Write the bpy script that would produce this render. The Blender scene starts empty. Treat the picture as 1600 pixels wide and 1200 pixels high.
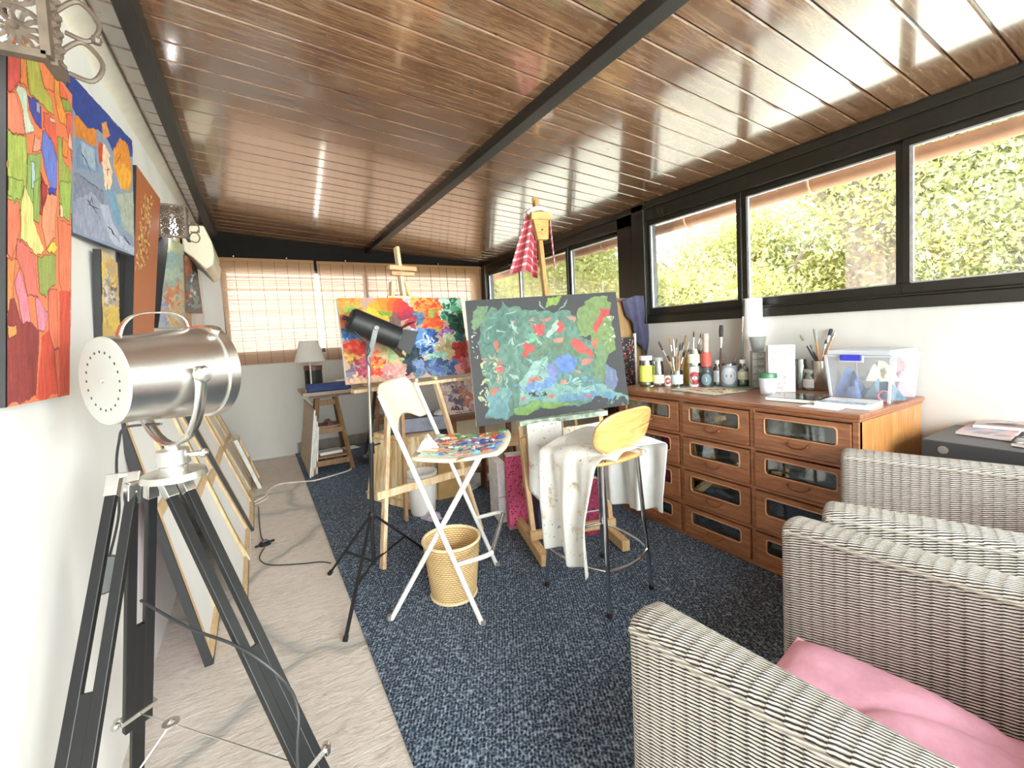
import bpy, math, random
import numpy as np
from mathutils import Vector, Matrix
random.seed(7); RNG = np.random.default_rng(7)
PI = math.pi
sin, cos = math.sin, math.cos
sc = bpy.context.scene
COL = sc.collection
A3 = lambda *p: np.array(p, float)

# ------------------------------------------------------------------ the camera (also used to turn measured pixels into places in the room)
F_PX, CY, YAW, PIT, ROL, CAM_H = 682.75, 558.48, .5301, .0518, -.0482, 1.3
fwd = A3(sin(YAW)*cos(PIT), cos(YAW)*cos(PIT), -sin(PIT))
rgt = A3(cos(YAW), -sin(YAW), 0); upv = np.cross(rgt, fwd)
R2 = rgt*cos(ROL) + upv*sin(ROL); U2 = -rgt*sin(ROL) + upv*cos(ROL)
EYE = A3(0, 0, CAM_H)
def ray(x, y): return fwd + R2*(x-800)/F_PX - U2*(y-CY)/F_PX
def onX(x, y, X): r = ray(x, y); return EYE + r*(X/r[0])
def onY(x, y, Y): r = ray(x, y); return EYE + r*(Y/r[1])
def onZ(x, y, Z=0): r = ray(x, y); return EYE + r*((Z-CAM_H)/r[2])
def onP(x, y, P, N): r = ray(x, y); return EYE + r*(((A3(*P)-EYE) @ N)/(r @ N))
cam = bpy.data.cameras.new('camera'); camo = bpy.data.objects.new('camera', cam); COL.objects.link(camo)
cam.sensor_width = 36; cam.lens = 36*F_PX/1600; cam.shift_y = -(600-CY)/1600; cam.clip_start = .02; cam.clip_end = 400
mm = Matrix.Identity(4)
for i in range(3):
    mm[i][0] = R2[i]; mm[i][1] = U2[i]; mm[i][2] = -fwd[i]; mm[i][3] = EYE[i]
camo.matrix_world = mm; sc.camera = camo

# ------------------------------------------------------------------ materials
def lin(h):
    if isinstance(h, str):
        h = h.lstrip('#'); c = [int(h[i:i+2], 16)/255 for i in (0, 2, 4)]
    else: c = h
    return tuple((v/12.92 if v <= .04045 else ((v+.055)/1.055)**2.4) for v in c)
MATS = {}
class NT:
    def __init__(s, name):
        s.m = bpy.data.materials.new(name); s.m.use_nodes = True; s.t = s.m.node_tree; s.b = s.t.nodes['Principled BSDF']; s.out = s.t.nodes['Material Output']
    def n(s, ty, **kw):
        o = s.t.nodes.new('ShaderNode'+ty)
        for k, v in kw.items():
            if hasattr(o, k): setattr(o, k, v)
            else: o.inputs[k.replace('_', ' ')].default_value = v
        return o
    def l(s, a, b): s.t.links.new(a, b)
    def coord(s, kind='Object', scale=(1,1,1), rot=(0,0,0)):
        tc = s.n('TexCoord'); mp = s.n('Mapping'); mp.inputs['Scale'].default_value = scale; mp.inputs['Rotation'].default_value = rot
        s.l(tc.outputs[kind], mp.inputs['Vector']); return mp.outputs['Vector']
    def noise(s, vec, scale, detail=3, rough=.6, dist=0):
        o = s.n('TexNoise'); o.inputs['Scale'].default_value = scale; o.inputs['Detail'].default_value = detail; o.inputs['Roughness'].default_value = rough; o.inputs['Distortion'].default_value = dist
        s.l(vec, o.inputs['Vector']); return o.outputs['Fac']
    def ramp(s, fac, stops, interp='LINEAR'):
        o = s.n('ValToRGB'); o.color_ramp.interpolation = interp
        while len(o.color_ramp.elements) < len(stops): o.color_ramp.elements.new(.5)
        for e, (p, c) in zip(o.color_ramp.elements, stops): e.position = p; e.color = (*lin(c), 1)
        s.l(fac, o.inputs['Fac']); return o.outputs['Color']
    def math(s, op, a, b=None, c=None):
        o = s.n('Math'); o.operation = op
        for i, v in enumerate((a, b, c)):
            if v is None: continue
            if isinstance(v, (int, float)): o.inputs[i].default_value = v
            else: s.l(v, o.inputs[i])
        return o.outputs[0]
    def mix(s, fac, a, b, mode='MIX'):
        o = s.n('Mix'); o.data_type = 'RGBA'; o.blend_type = mode
        for k, v in ((0, fac), (6, a), (7, b)):
            if isinstance(v, (int, float)): o.inputs[k].default_value = v
            elif isinstance(v, (tuple, str)): o.inputs[k].default_value = (*lin(v), 1)
            else: s.l(v, o.inputs[k])
        return o.outputs[2]
    def bump(s, h, strength=.3, dist=.01):
        o = s.n('Bump'); o.inputs['Strength'].default_value = strength; o.inputs['Distance'].default_value = dist
        s.l(h, o.inputs['Height']); s.l(o.outputs['Normal'], s.b.inputs['Normal'])
    def col(s, c): s.l(c, s.b.inputs['Base Color'])
    def done(s, rough=.5, metal=0, spec=None, coat=0):
        s.b.inputs['Roughness'].default_value = rough; s.b.inputs['Metallic'].default_value = metal
        if spec is not None: s.b.inputs['Specular IOR Level'].default_value = spec
        if coat: s.b.inputs['Coat Weight'].default_value = coat; s.b.inputs['Coat Roughness'].default_value = .1
        return s.m
def plain(name, c, rough=.5, metal=0, var=.12, scale=18, bump=0, spec=None, coat=0):
    if name in MATS: return MATS[name]
    t = NT(name); c0 = np.array([int(c.lstrip('#')[i:i+2], 16)/255 for i in (0, 2, 4)])
    f = t.noise(t.coord(), scale, 4)
    t.col(t.ramp(f, [(.3, tuple(np.clip(c0*(1-var), 0, 1))), (.7, tuple(np.clip(c0*(1+var*.6), 0, 1)))]))
    if bump: t.bump(f, bump, .004)
    MATS[name] = t.done(rough, metal, spec, coat); return MATS[name]
def wood(name, dark, light, axis=2, scale=6, stretch=14, rough=.45, coat=0, knots=False):
    if name in MATS: return MATS[name]
    t = NT(name); s = [stretch]*3; s[axis] = 1
    v = t.coord('Object', tuple(s))
    f = t.noise(v, scale, 6, .65, .6); g = t.noise(v, scale*4, 3, .6)
    h = t.math('ADD', t.math('MULTIPLY', f, .75), t.math('MULTIPLY', g, .25))
    c = t.ramp(h, [(.34, dark), (.5, tuple((np.array(_rgb(dark))+np.array(_rgb(light)))/2)), (.66, light)])
    t.col(c); t.bump(h, .12, .003)
    MATS[name] = t.done(rough, 0, None, coat); return MATS[name]
def _rgb(h): h = h.lstrip('#'); return [int(h[i:i+2], 16)/255 for i in (0, 2, 4)]
def glass(name='clear_glass', tint='#f4f8f7', gloss=.14):
    if name in MATS: return MATS[name]
    t = NT(name); tr = t.n('BsdfTransparent'); tr.inputs['Color'].default_value = (*lin(tint), 1)
    gl = t.n('BsdfGlossy'); gl.inputs['Roughness'].default_value = .03
    lw = t.n('LayerWeight'); lw.inputs['Blend'].default_value = .35
    fac = t.math('ADD', t.math('MULTIPLY', lw.outputs['Fresnel'], .7), gloss*.3)
    mx = t.n('MixShader'); t.l(fac, mx.inputs[0]); t.l(tr.outputs[0], mx.inputs[1]); t.l(gl.outputs[0], mx.inputs[2])
    t.l(mx.outputs[0], t.out.inputs['Surface']); MATS[name] = t.m; return t.m
def frosted(name, c, alpha=.5, rough=.3):
    if name in MATS: return MATS[name]
    t = NT(name); tr = t.n('BsdfTransparent'); mx = t.n('MixShader'); mx.inputs[0].default_value = alpha
    f = t.noise(t.coord(), 30, 2); t.col(t.ramp(f, [(.3, c), (.7, c)]))
    t.done(rough); t.l(tr.outputs[0], mx.inputs[1]); t.l(t.b.outputs[0], mx.inputs[2]); t.l(mx.outputs[0], t.out.inputs['Surface'])
    MATS[name] = t.m; return t.m
def vcol(name='oil_paint', rough=.6, bump=.25):
    if name in MATS: return MATS[name]
    t = NT(name); a = t.n('VertexColor'); a.layer_name = 'paint'
    f = t.noise(t.coord(), 120, 3); hs = t.n('HueSaturation'); hs.inputs['Saturation'].default_value = 1.0; hs.inputs['Value'].default_value = .92; t.l(a.outputs['Color'], hs.inputs['Color'])
    t.col(t.mix(.12, hs.outputs['Color'], t.ramp(f, [(.3, '#000000'), (.7, '#ffffff')]), 'OVERLAY'))
    t.bump(f, bump, .002); MATS[name] = t.done(rough, 0, .2); return MATS[name]

# ------------------------------------------------------------------ mesh building
WORLD = {}          # name -> world location of an object's origin
def tag(o, label=None, cat=None, group=None, kind=None):
    if label: o['label'] = label
    if cat: o['category'] = cat
    if group: o['group'] = group
    if kind: o['kind'] = kind
    return o
def thing(name, label, cat, loc=(0,0,0), rz=0, group=None):
    o = bpy.data.objects.new(name, None); COL.objects.link(o); o.empty_display_size = .05
    o.location = loc; o.rotation_euler = (0, 0, rz); WORLD[o.name] = A3(*loc) if not rz else A3(0, 0, 0)
    return tag(o, label, cat, group)
def frame_of(d, up=(0,0,1)):
    d = A3(*d); d /= np.linalg.norm(d); up = A3(*up)
    if abs(d @ up)/np.linalg.norm(up) > .98: up = A3(1, 0, 0) if abs(d[0]) < .9 else A3(0, 1, 0)
    a = np.cross(up, d); a /= np.linalg.norm(a); return d, a, np.cross(d, a)
class MB:
    def __init__(s): s.v = []; s.f = []; s.uv = {}; s.vc = None
    def add(s, vs, fs, uv=None):
        n = len(s.v); s.v.extend(tuple(float(c) for c in p) for p in vs); s.f.extend([n+i for i in f] for f in fs)
        if uv is not None:
            for i, q in enumerate(uv): s.uv[n+i] = q
        return s
    def box(s, c, size, R=None):
        c = A3(*c); h = A3(*size)/2; P = [A3(x, y, z)*h for x in (-1, 1) for y in (-1, 1) for z in (-1, 1)]
        if R is not None: P = [np.array(R) @ p for p in P]
        return s.add([c+p for p in P], [(0,1,3,2),(4,6,7,5),(0,4,5,1),(2,3,7,6),(0,2,6,4),(1,5,7,3)])
    def lohi(s, lo, hi): lo = A3(*lo); hi = A3(*hi); return s.box((lo+hi)/2, abs(hi-lo))
    def bar(s, p0, p1, w, h, up=(0,0,1)):
        p0 = A3(*p0); p1 = A3(*p1); d, a, b = frame_of(p1-p0, up)
        return s.box((p0+p1)/2, (np.linalg.norm(p1-p0), w, h), np.stack([d, a, b], 1))
    def tube(s, pts, r, n=10, closed=False, cap=True):
        pts = [A3(*p) for p in pts]; m = len(pts); rs = r if isinstance(r, (list, tuple)) else [r]*m
        d, a, b = frame_of(pts[1]-pts[0]); vs = []; fs = []
        for i, p in enumerate(pts):
            if closed: t = pts[(i+1) % m]-pts[i-1]
            else: t = pts[min(i+1, m-1)]-pts[max(i-1, 0)]
            t = t/np.linalg.norm(t); a = a-t*(a @ t); a /= np.linalg.norm(a); b = np.cross(t, a)
            vs += [p+rs[i]*(cos(k*2*PI/n)*a+sin(k*2*PI/n)*b) for k in range(n)]
        for i in range(m if closed else m-1):
            j = (i+1) % m
            fs += [(i*n+k, i*n+(k+1) % n, j*n+(k+1) % n, j*n+k) for k in range(n)]
        if cap and not closed: fs += [tuple(range(n))[::-1], tuple((m-1)*n+k for k in range(n))]
        return s.add(vs, fs)
    def lathe(s, prof, c=(0,0,0), axis=(0,0,1), n=24):
        d, a, b = frame_of(axis); c = A3(*c); vs = []; fs = []
        for r, z in prof: vs += [c+d*z+max(r, 1e-4)*(cos(k*2*PI/n)*a+sin(k*2*PI/n)*b) for k in range(n)]
        for i in range(len(prof)-1): fs += [(i*n+k, i*n+(k+1) % n, (i+1)*n+(k+1) % n, (i+1)*n+k) for k in range(n)]
        return s.add(vs, fs)
    def prism(s, poly, vec):
        poly = [A3(*p) for p in poly]; n = len(poly); vec = A3(*vec)
        return s.add(poly+[p+vec for p in poly], [tuple(range(n))[::-1], tuple(range(n, 2*n))]+[(i, (i+1) % n, n+(i+1) % n, n+i) for i in range(n)])
    def grid(s, P, uv=None, flip=False):
        P = np.asarray(P, float); a, b = P.shape[:2]
        fs = [(i*b+j, i*b+j+1, (i+1)*b+j+1, (i+1)*b+j) for i in range(a-1) for j in range(b-1)]
        if flip: fs = [f[::-1] for f in fs]
        return s.add(P.reshape(-1, 3), fs, None if uv is None else np.asarray(uv).reshape(-1, 2))
    def ball(s, c, r, n=12, sq=(1,1,1)):
        m = n//2; prof = [(sin(PI*i/m), -cos(PI*i/m)) for i in range(m+1)]; q = MB().lathe(prof, n=n)
        return s.add([A3(*c)+A3(*p)*r*A3(*sq) for p in q.v], q.f)
    def build(s, name, mat, parent=None, smooth=False, bevel=0, solid=0, sub=0, local=False, origin=None, auto=None):
        V = np.array(s.v) if s.v else np.zeros((0, 3))
        if parent is not None: org = A3(0, 0, 0) if local else WORLD[parent.name]
        else: org = A3(*origin) if origin is not None else (A3(0, 0, 0) if local else A3((V[:,0].min()+V[:,0].max())/2, (V[:,1].min()+V[:,1].max())/2, V[:,2].min()))
        me = bpy.data.meshes.new(name); me.from_pydata([tuple(p) for p in (V-org)], [], s.f); me.update()
        if s.uv:
            L = me.uv_layers.new(name='UVMap'); vi = np.zeros(len(me.loops), int); me.loops.foreach_get('vertex_index', vi)
            U = np.zeros((len(V), 2)); 
            for k, q in s.uv.items(): U[k] = q
            L.data.foreach_set('uv', U[vi].ravel())
        if s.vc is not None:
            at = me.color_attributes.new('paint', 'FLOAT_COLOR', 'POINT'); at.data.foreach_set('color', np.concatenate([s.vc, np.ones((len(s.vc), 1))], 1).ravel().astype(np.float32))
        if mat is not None: me.materials.append(mat)
        if smooth:
            me.polygons.foreach_set('use_smooth', [True]*len(me.polygons))
        o = bpy.data.objects.new(name, me); COL.objects.link(o)
        if smooth:
            try:
                me.set_sharp_from_angle(angle=math.radians(auto or 40))
            except Exception: pass
        if parent is not None: o.parent = parent; WORLD[o.name] = org
        else:
            o.location = org; WORLD[o.name] = org
        if solid:
            m = o.modifiers.new('solid', 'SOLIDIFY'); m.thickness = solid; m.offset = 0
        if sub:
            m = o.modifiers.new('sub', 'SUBSURF'); m.levels = sub; m.render_levels = sub
        if bevel:
            m = o.modifiers.new('bevel', 'BEVEL'); m.width = bevel; m.segments = 2; m.limit_method = 'ANGLE'; m.angle_limit = .6
        return o
def struct(o, name=None): o['kind'] = 'structure'; return o
def copy_tree(o, parent=None):
    c = o.copy(); COL.objects.link(c); c.parent = parent; WORLD[c.name] = WORLD.get(o.name, A3(0,0,0))
    for ch in list(o.children): copy_tree(ch, c)
    return c
def smooth_path(pts, n=8):
    pts = [A3(*p) for p in pts]; out = []
    for i in range(len(pts)-1):
        p0 = pts[max(i-1, 0)]; p1 = pts[i]; p2 = pts[i+1]; p3 = pts[min(i+2, len(pts)-1)]
        for k in range(n):
            t = k/n; out.append(.5*((2*p1)+(-p0+p2)*t+(2*p0-5*p1+4*p2-p3)*t*t+(-p0+3*p1-3*p2+p3)*t**3))
    out.append(pts[-1]); return out

# ------------------------------------------------------------------ painting with numpy: shapes are laid down on a canvas mesh as vertex colours
def vnoise(h, w, fy, fx, seed):
    r = np.random.default_rng(seed); g = r.random((fy+3, fx+3))
    y = np.linspace(0, fy, h)[:, None]; x = np.linspace(0, fx, w)[None, :]
    yi = y.astype(int); xi = x.astype(int); ty = y-yi; tx = x-xi; ty = ty*ty*(3-2*ty); tx = tx*tx*(3-2*tx)
    return (g[yi, xi]*(1-ty)*(1-tx)+g[yi+1, xi]*ty*(1-tx)+g[yi, xi+1]*(1-ty)*tx+g[yi+1, xi+1]*ty*tx)
class Paint:
    """a canvas whose shapes are traced in the coordinates of a four-cornered reference (TL, TR, BR, BL)"""
    def __init__(s, quad, w, h, bg, seed=1, wob=.012, sc=1, off=(0, 0)):
        s.w, s.h, s.sc, s.off = w, h, sc, off; s.seed = seed
        src = np.array(quad, float); dst = [(0,0),(1,0),(1,1),(0,1)]; Amat = []; b = []
        for (x, y), (u, v) in zip(src, dst):
            Amat += [[x, y, 1, 0, 0, 0, -u*x, -u*y], [0, 0, 0, x, y, 1, -v*x, -v*y]]; b += [u, v]
        s.H = np.append(np.linalg.solve(np.array(Amat), np.array(b)), 1).reshape(3, 3)
        s.U, s.Vv = np.meshgrid(np.linspace(0, 1, w), np.linspace(0, 1, h))
        s.C = np.tile(np.array(_rgb(bg)), (h, w, 1)); s.Z = np.zeros((h, w))
        s.U = s.U+wob*(vnoise(h, w, 14, 14, seed)-.5)*2+wob*.7*(vnoise(h, w, 40, 40, seed+5)-.5)*2
        s.Vv = s.Vv+wob*(vnoise(h, w, 14, 14, seed+9)-.5)*2+wob*.7*(vnoise(h, w, 40, 40, seed+6)-.5)*2
        s.k = 0; s.gain = 1.0
    def tr(s, pts):
        p = np.array(pts, float)/s.sc+np.array(s.off); q = np.c_[p, np.ones(len(p))] @ s.H.T; return q[:, :2]/q[:, 2:]
    def mask(s, pts):
        P = s.tr(pts); inside = np.zeros(s.U.shape, bool); n = len(P)
        for i in range(n):
            (x0, y0), (x1, y1) = P[i], P[(i+1) % n]
            if y0 == y1: continue
            c = ((y0 > s.Vv) != (y1 > s.Vv)) & (s.U < (x1-x0)*(s.Vv-y0)/(y1-y0)+x0); inside ^= c
        return inside
    def lay(s, m, c, streak=.10):
        s.k += 1; nz = 1+streak*(vnoise(s.h, s.w, 30, 60, s.seed+31*s.k)-.5)*2
        col = np.array(_rgb(c))[None, None]*nz[..., None]; s.C = np.where(m[..., None], col, s.C); s.Z = np.where(m, s.Z*.3+.7*nz, s.Z)
    def poly(s, c, *pts, line=None, streak=.10):
        m = s.mask(pts); s.lay(m, c, streak)
        if line:
            e = m & ~(np.roll(m, 1, 0) & np.roll(m, -1, 0) & np.roll(m, 1, 1) & np.roll(m, -1, 1)); s.C[e] = _rgb(line)
    def blob(s, c, x, y, rx, ry=None, n=14, jag=.25, rot=0):
        ry = ry or rx; r = np.random.default_rng(s.seed*97+s.k); pts = []
        for i in range(n):
            a = 2*PI*i/n; q = 1+jag*(r.random()-.5)*2; px, py = rx*q*cos(a), ry*q*sin(a); pts.append((x+px*cos(rot)-py*sin(rot), y+px*sin(rot)+py*cos(rot)))
        s.poly(c, *pts)
    def stroke(s, c, p0, p1, w):
        p0 = A3(*p0); p1 = A3(*p1); d = p1-p0; n = A3(-d[1], d[0])/max(np.linalg.norm(d), 1e-6)*w/2
        s.poly(c, p0-n*.4, p0+d*.5-n, p1-n*.3, p1+n*.3, p0+d*.5+n, p0+n*.4)
    def scatter(s, cols, box, n, size, seed=0, elong=1):
        r = np.random.default_rng(s.seed*13+seed)
        for i in range(n):
            x = box[0]+r.random()*(box[2]-box[0]); y = box[1]+r.random()*(box[3]-box[1]); q = size*(.5+r.random())
            s.blob(cols[r.integers(len(cols))], x, y, q*elong, q, 9, .45, r.random()*PI)
    def mesh(s, TL, TR, BR, BL, relief=.0015):
        TL, TR, BR, BL = map(lambda p: A3(*p), (TL, TR, BR, BL)); u, v = np.meshgrid(np.linspace(0, 1, s.w), np.linspace(0, 1, s.h)); u = u[..., None]; v = v[..., None]
        P = TL*(1-u)*(1-v)+TR*u*(1-v)+BR*u*v+BL*(1-u)*v
        n = np.cross(BL-TL, TR-TL); n /= np.linalg.norm(n); P = P+n*(s.Z[..., None]*relief)
        mb = MB().grid(P, flip=False); c = np.clip(s.C, 0, 1).reshape(-1, 3); mb.vc = s.gain*np.where(c <= .04045, c/12.92, ((c+.055)/1.055)**2.4); return mb
def painting(name, label, TL, TR, BR, BL, paint, edge, depth=.025, group=None, cat='painting'):
    """canvas on stretcher: TL.. are the corners of the painted face seen from its front"""
    TL, TR, BR, BL = map(lambda p: A3(*p), (TL, TR, BR, BL)); n = np.cross(BL-TL, TR-TL); n /= np.linalg.norm(n)
    base = (BL+BR)/2; t = thing(name, label, cat, base, 0, group)
    MB().prism([TL-n*.0005, TR-n*.0005, BR-n*.0005, BL-n*.0005], -n*depth).build('canvas_edge', edge, t)
    paint.mesh(TL+n*.001, TR+n*.001, BR+n*.001, BL+n*.001).build('painted_face', vcol(), t, smooth=True)
    return t
# ------------------------------------------------------------------ materials of the room
def ceil_z(x): return 2.365+.066*(2.94-x)
SL = .066
def m_ceiling():
    t = NT('varnished_pine'); v = t.coord('Object', (1.1, 16, 16)); f = t.noise(v, 2.2, 7, .62, 1.2); g = t.noise(v, 14, 3, .5)
    tc = t.n('TexCoord'); sep = t.n('SeparateXYZ'); t.l(tc.outputs['Object'], sep.inputs[0])
    pk = t.n('TexWhiteNoise'); pk.noise_dimensions = '1D'; t.l(t.math('FLOOR', t.math('DIVIDE', t.math('SUBTRACT', sep.outputs['Y'], .538), .147)), pk.inputs['W'])
    h = t.math('ADD', t.math('MULTIPLY', f, .7), t.math('MULTIPLY', g, .3)); h = t.math('ADD', h, t.math('MULTIPLY', t.math('SUBTRACT', pk.outputs['Value'], .5), .13))
    c = t.ramp(h, [(.3, '#44291a'), (.45, '#6d4a31'), (.58, '#856347'), (.75, '#a07e5c')])
    vo = t.n('TexVoronoi'); vo.inputs['Scale'].default_value = 2.6; t.l(t.coord('Object', (1, 2.3, 1)), vo.inputs['Vector'])
    k = t.math('LESS_THAN', vo.outputs['Distance'], .05); t.col(t.mix(t.math('MULTIPLY', k, .55), c, '#331708'))
    t.bump(h, .05, .003); t.done(.22, 0, .6, 1.0); t.b.inputs['Coat Roughness'].default_value = .11; t.b.inputs['Coat IOR'].default_value = 2.3; return t.m
def m_floor():
    t = NT('stamped_stone'); v = t.coord(); f = t.noise(v, 1.6, 8, .65, .8); g = t.noise(t.coord('Object', (2, 7, 1), (0, 0, .5)), 6, 8, .72, .9)
    w = t.n('TexVoronoi'); w.feature = 'DISTANCE_TO_EDGE'; w.inputs['Scale'].default_value = 1.25
    wv = t.n('Mix'); wv.data_type = 'VECTOR'; nz = t.n('TexNoise'); nz.inputs['Scale'].default_value = 3.5; t.l(v, nz.inputs['Vector']); wv.inputs[0].default_value = .2; t.l(v, wv.inputs[4]); t.l(nz.outputs['Color'], wv.inputs[5]); t.l(wv.outputs[1], w.inputs['Vector'])
    base = t.ramp(g, [(.3, '#b9aa9d'), (.45, '#dccdc0'), (.6, '#e8dbd0'), (.75, '#cbbeb2')])
    base = t.mix(t.ramp(f, [(.46, '#000000'), (.62, '#b0b0b0')]), base, '#efe0d6')
    g2 = t.noise(t.coord('Object', (1, 2.5, 1), (0, 0, .5)), 22, 6, .75, .5); base = t.mix(t.ramp(g2, [(.36, '#b0b0b0'), (.5, '#000000')]), base, '#b5a498')
    j = t.ramp(w.outputs['Distance'], [(.0, '#e8e8e8'), (.03, '#a0a0a0'), (.06, '#000000')])
    t.col(t.mix(j, base, '#a3a39d')); hh = t.math('SUBTRACT', g, t.math('MULTIPLY', t.ramp(w.outputs['Distance'], [(0, '#ffffff'), (.04, '#000000')]), .6))
    t.bump(t.math('ADD', hh, t.math('MULTIPLY', g2, .35)), .7, .03); return t.done(.55)
def m_carpet():
    t = NT('looped_carpet'); v = t.coord('Object', (1, 1, 1), (0, 0, .5)); n1 = t.noise(v, 150, 2, .7); n2 = t.noise(v, 3, 2)
    w = t.n('TexWave'); w.inputs['Scale'].default_value = 26; w.inputs['Distortion'].default_value = 1.5; w.inputs['Detail Scale'].default_value = 3; t.l(v, w.inputs['Vector'])
    vo = t.n('TexVoronoi'); vo.inputs['Scale'].default_value = 95; t.l(v, vo.inputs['Vector'])
    h = t.math('ADD', t.math('MULTIPLY', n1, .6), t.math('MULTIPLY', vo.outputs['Distance'], .55)); h = t.math('ADD', h, t.math('MULTIPLY', w.outputs['Fac'], .14))
    t.col(t.ramp(h, [(.42, '#141a22'), (.58, '#333d4a'), (.74, '#5d6b7e'), (.9, '#96a2b4')])); t.bump(h, .7, .012); return t.done(.95, 0, .15)
def m_wall(name, c, b=.25):
    t = NT(name); f = t.noise(t.coord(), 9, 5, .6); g = t.noise(t.coord('Object', (1, 1, .35)), 2.2, 3)
    c0 = np.array(_rgb(c)); t.col(t.ramp(g, [(.35, tuple(c0*.965)), (.65, tuple(np.clip(c0*1.02, 0, 1)))])); t.bump(f, b, .006); return t.done(.7)
WHITE = m_wall('painted_plaster', '#f1efec'); GREYW = m_wall('pale_grey_plaster', '#d2cfca')
DARK = plain('bronze_black_aluminium', '#17150f', .32, .25, .1, 3, 0, .6)
DARKB = plain('black_beam_paint', '#191714', .5, .0, .1, 3, 0, .35)
ALU = plain('bright_aluminium_strip', '#c9ccd2', .3, .8)
GLASS = glass()
MB().lohi((-.75, -1.65, -.12), (3.1, 6.0, 0)).build('floor', m_floor())['kind'] = 'structure'
CARP = MB().lohi((.33, -.9, .0), (2.93, 5.8, .008)).build('carpet', m_carpet()); tag(CARP, 'dark navy looped carpet covering the right-hand side of the stone floor', 'carpet')
# ceiling: bevelled planks running across the room, 147 mm apart
mb = MB(); y = .538-.147*15
while y < 5.8:
    y0, y1 = y+.003, min(y+.144, 5.95); pts = []
    for x in (-.62, 3.06):
        z = ceil_z(x); pts.append([(x, y0, z+.02), (x, y0, z+.005), (x, y0+.005, z), (x, y1-.005, z), (x, y1, z+.005), (x, y1, z+.02)])
    mb.grid(np.array(pts), flip=True); y += .147
mb.prism([(-.62, -1.7, ceil_z(-.62)+.018), (3.06, -1.7, ceil_z(3.06)+.018), (3.06, -1.7, ceil_z(3.06)+.15), (-.62, -1.7, ceil_z(-.62)+.15)], (0, 7.7, 0))
mb.build('ceiling', m_ceiling())['kind'] = 'structure'
# beams
def beam(n, x0, x1, drop):
    b = MB().prism([(x0, -1.65, ceil_z(x0)+.01), (x1, -1.65, ceil_z(x1)+.01), (x1, -1.65, ceil_z(x1)-drop), (x0, -1.65, ceil_z(x1)-drop)], (0, 7.46, 0)).build(n, DARKB, bevel=.004); b['kind'] = 'structure'
P0 = onP(1009, 0, (2.94, 0, 2.365), (SL, 0, 1)); xl = P0[0]; zb = onX(1042, 0, xl)[2]; xr = onZ(1080, 0, zb)[0]
beam('trim_1', xl, xr, ceil_z(xr)-zb)
Q0 = onP(217, 0, (2.94, 0, 2.365), (SL, 0, 1)); xq = Q0[0]; zq = onX(205, 0, xq)[2]; xq0 = onZ(171, 0, zq)[0]
beam('trim_2', xq0, xq, ceil_z(xq)-zq)
# left wall (leans out slightly towards the top near the viewer)
MB().add([(-.455, -1.65, -.02), (-.445, 6.0, -.02), (-.45, 6.0, 2.75), (-.60, -1.65, 2.75), (-.75, -1.65, -.02), (-.75, 6.0, -.02), (-.75, 6.0, 2.75), (-.75, -1.65, 2.75)],
    [(0,1,2,3), (4,7,6,5), (0,3,7,4), (1,5,6,2), (3,2,6,7), (0,4,5,1)]).build('wall_left', WHITE)['kind'] = 'structure'
def cornice():
    CREAM = plain('cream_cornice_paint', '#efe6d2', .6, 0, .03); mb = MB()
    mb.prism([(-.56, -1.6, 2.58), (-.47, -1.6, 2.585), (-.47, -1.6, 2.567), (-.535, -1.6, 2.50), (-.56, -1.6, 2.50)], (.05, 7.4, 0)); mb.build('trim_3', CREAM)['kind'] = 'structure'
cornice()
# right wall: parapet, dark header, posts and sliding windows
MB().lohi((2.94, -1.65, -.02), (3.08, 6.0, 1.34)).build('wall_right', GREYW)['kind'] = 'structure'
mb = MB().lohi((2.925, -1.65, 2.205), (3.06, 5.9, 2.40)); mb.lohi((2.905, -1.65, 2.30), (2.93, 5.9, 2.352)); mb.build('trim_4', DARK, bevel=.004)['kind'] = 'structure'
mb = MB().lohi((2.915, -1.65, 1.338), (3.06, 5.9, 1.40)); mb.lohi((2.93, -1.65, 1.40), (3.05, 5.9, 1.415)); mb.build('trim_5', DARK, bevel=.004)['kind'] = 'structure'
mb = MB().lohi((2.905, 2.652, 1.34), (3.06, 2.79, 2.36)); mb.lohi((2.925, 2.80, 1.34), (3.05, 2.985, 2.36)); mb.lohi((2.92, 5.64, 0), (3.05, 5.9, 2.36))
mb.lohi((2.915, -1.65, 1.34), (3.06, -1.5, 2.36)); mb.build('trim_6', DARK, bevel=.004)['kind'] = 'structure'
YB = [(-1.5, -.62), (-.62, .20), (.945, .20), (.945, 1.82), (1.82, 2.652), (2.985, 3.755), (3.755, 4.76), (4.76, 5.64)]
YB = [(-1.5, -.70), (-.70, .12), (.12, .945), (.945, 1.82), (1.82, 2.652), (2.985, 3.755), (3.755, 4.76), (4.76, 5.64)]
for i, (a, b) in enumerate(YB):
    w = MB(); s = .034; off = .012 if i % 2 else -.006; x0, x1 = 2.955+off, 2.995+off
    w.lohi((x0, a, 1.415), (x1, b, 1.472)); w.lohi((x0, a, 2.165), (x1, b, 2.206)); w.lohi((x0, a, 1.472), (x1, a+s, 2.165)); w.lohi((x0, b-s, 1.472), (x1, b, 2.165))
    wo = w.build('window_%d' % (i+1), DARK, bevel=.003); wo['kind'] = 'structure'
    g = MB().lohi((x0+.016, a+.02, 1.46), (x0+.022, b-.02, 2.18)).build('pane', GLASS, wo)
    MB().lohi((x0-.003, b-s-.011, 1.472), (x0+.012, b-s+.004, 2.166)).build('edge_strip', ALU, wo)
    MB().lohi((x0-.002, a+s, 2.158), (x0+.01, b-s, 2.167)).build('edge_strip', ALU, wo)
    MB().lohi((x0-.003, a+s, 1.468), (x0+.008, b-s, 1.475)).build('edge_strip', ALU, wo)
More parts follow.
